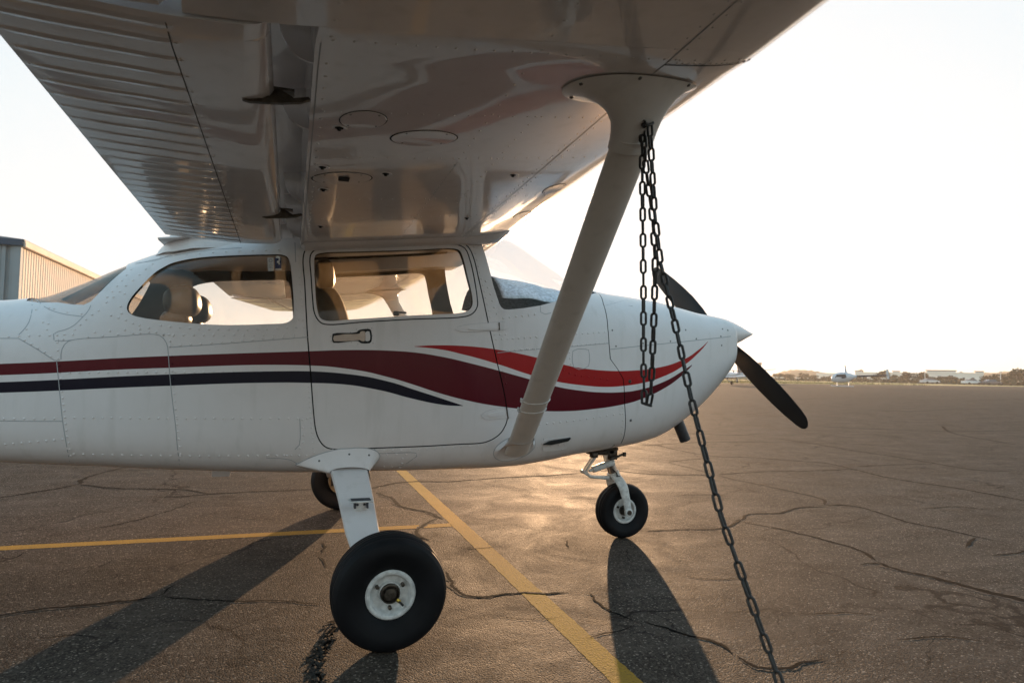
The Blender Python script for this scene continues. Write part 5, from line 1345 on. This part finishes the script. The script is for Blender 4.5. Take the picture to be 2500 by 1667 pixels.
bm = BM(); tube(bm, [(.3, 0, 1.9), (.3, 0, 2.9)], [.32, .08], 12); tube(bm, [(.3, 0, 2.85), (.3, 0, 3.05)], .07, 10); mobj('mast', bm, M_heli, he)
bm = BM()
box(bm, (.3, 2.4, 2.98), (.20, 4.8, .03)); box(bm, (.3, -2.4, 2.98), (.20, 4.8, .03)); mobj('rotor_blade', bm, M_hdark, he)
bm = BM(); box(bm, (6.0, 0, 2.1), (.35, .04, 1.0)); box(bm, (6.1, 0, 1.5), (.3, .04, .5)); mobj('tail_fin', bm, M_heli, he)
bm = BM(); box(bm, (6.05, .12, 1.8), (.12, .02, 1.5)); mobj('tail_rotor', bm, M_hdark, he)
for s in (-1, 1):
    bm = BM(); tube(bm, [(-1.7, s * .95, .18), (-1.5, s * .95, .06), (1.5, s * .95, .06)], .045, 8); tube(bm, [(-.8, s * .4, .75), (-.8, s * .95, .08)], .04, 8); tube(bm, [(.8, s * .4, .75), (.8, s * .95, .08)], .04, 8); mobj('skid', bm, M_heli, he)

he.scale = (.80, .80, .84)
# two parked light aeroplanes far behind the nose
def small_plane(px, dist, rz, label, high):
    b0 = gp(px, dist); root = empty('parked_airplane', b0, rz, label, 'airplane', None)
    mobj('fuselage', hr([(-4.6,.08,.05,1.35),(-2.5,.30,.25,1.2),(-1.0,.52,.5,1.2),(.2,.62,.55,1.25),(1.2,.48,.48,1.1),(2.1,.36,.36,1.05),(2.4,.1,.1,1.05)]), M_heli, root, ang=60)
    zz = 1.85 if high else .85
    for s in (-1, 1):
        bm = BM(); loftrings(bm, [[Vector((x0 + c * u_, s * y, z + t * v_)) for u_, v_ in ((.5,0),(.3,.5),(0,.6),(-.5,0),(0,-.3),(.3,-.4))] for y, x0, c, t, z in ((.3,.3,1.6,.2,zz),(2.6,.3,1.5,.17,zz+.12),(5.2,.2,1.0,.1,zz+.3))]); mobj('wing', bm, M_heli, root, ang=40)
        bm = BM(); box(bm, (-4.2, s * .8, 1.45), (.7, 1.6, .06)); mobj('tailplane', bm, M_heli, root)
        bm = BM(); lathe(bm, [(-.07, .1), (-.07, .2), (0, .22), (.07, .2), (.07, .1)], (0, s * 1.3, .22), (0, 1, 0), 20); mobj('wheel', bm, M_rubber, root); bm = BM(); tube(bm, [(0, s * .5, .8), (0, s * 1.25, .25)], .05, 6); mobj('gear_leg', bm, M_heli, root)
    bm = BM(); box(bm, (-4.3, 0, 1.95), (.8, .06, 1.2), M=Matrix.Rotation(radians(18), 3, 'Y')); mobj('fin', bm, M_hdark, root)
    bm = BM(); box(bm, (.25, 0, 1.68), (1.6, 1.0, .34), bev=.1); mobj('canopy', bm, M_hgl, root)
    bm = BM(); lathe(bm, [(-.05, .1), (-.05, .17), (0, .19), (.05, .17), (.05, .1)], (1.9, 0, .19), (0, 1, 0), 20); mobj('wheel', bm, M_rubber, root); bm = BM(); box(bm, (2.5, 0, 1.05), (.05, .14, 1.9), M=Matrix.Rotation(radians(25), 3, 'X')); mobj('propeller', bm, M_hdark, root)
small_plane(1762, 84, radians(-155), 'white low-wing light airplane parked just right of the cowling, its wing tip towards the propeller', False)
small_plane(1815, 108, radians(205), 'smaller white airplane parked behind the near propeller blade', True)
# light poles
for px, d, top, lb in ((2443, 215, 908, 'thin light pole near the right edge of the photo'), (2258, 215, 908, 'thin pale light pole in front of the tree by the warehouse')):
    b0 = gp(px, d); h = hpx(px, top, d); r0 = empty('light_pole', b0, 0, lb, 'pole'); bm = BM(); tube(bm, [(0, 0, 0), (0, 0, h)], .09, 8); mobj('pole', bm, M_bw, r0); bm = BM(); box(bm, (0, 0, h), (.7, .3, .15)); mobj('lamp_head', bm, M_bwin, r0)
# parked cars glimpsed in front of the warehouse
M_car = [simple('car_silver', (.5, .5, .52), .3, coat=.5), simple('car_white', (.7, .7, .7), .3, coat=.5), simple('car_dark', (.05, .05, .06), .3, coat=.5)]
for i, (px, lb) in enumerate(((2270, 'silver car parked at the left end of the warehouse'), (2372, 'white car parked in front of the right half of the warehouse'), (2420, 'dark car parked under the tree right of the warehouse'))):
    b0 = gp(px, 203); c = empty('parked_car', b0, YAW * -1 + .1, lb, 'car', 'cars parked by the warehouse')
    bm = BM(); loftrings(bm, [[Vector((x, y, z)) for y, z in ((-.85, .35), (.85, .35), (.88, .75), (.80, zt), (-.80, zt), (-.88, .75))] for x, zt in ((-2.2, .75), (-2.1, .9), (-1.2, .95), (1.2, .95), (2.0, .85), (2.2, .6))]); mobj('body', bm, M_car[i], c, ang=40)
    bm = BM(); loftrings(bm, [[Vector((x, y, z)) for y, z in ((-.78, .9), (.78, .9), (.62, zt), (-.62, zt))] for x, zt in ((-1.6, .95), (-.9, 1.4), (.5, 1.42), (1.2, .96))]); mobj('cabin', bm, M_hgl, c)
    for x in (-1.35, 1.35):
        for s in (-1, 1): bm = BM(); lathe(bm, [(-.1, 0), (-.1, .32), (.1, .32), (.1, 0)], (x, s * .8, .32), (0, 1, 0), 16); mobj('wheel', bm, M_rubber, c)

# ------------------------------------------------------------ air
bm = BM(); box(bm, (0, 350, 21), (1900, 1100, 45.9))
hm = bpy.data.materials.new('haze_air'); hm.use_nodes = True; t = hm.node_tree; t.nodes.clear(); out = N(t, 'ShaderNodeOutputMaterial'); pv = N(t, 'ShaderNodeVolumePrincipled')
pv.inputs['Color'].default_value = (.95, .95, .95, 1); pv.inputs['Density'].default_value = HAZE; pv.inputs['Anisotropy'].default_value = .45; t.links.new(pv.outputs[0], out.inputs['Volume'])
if HAZE: tag(mobj('haze', bm, hm, smooth=False), kind='stuff')
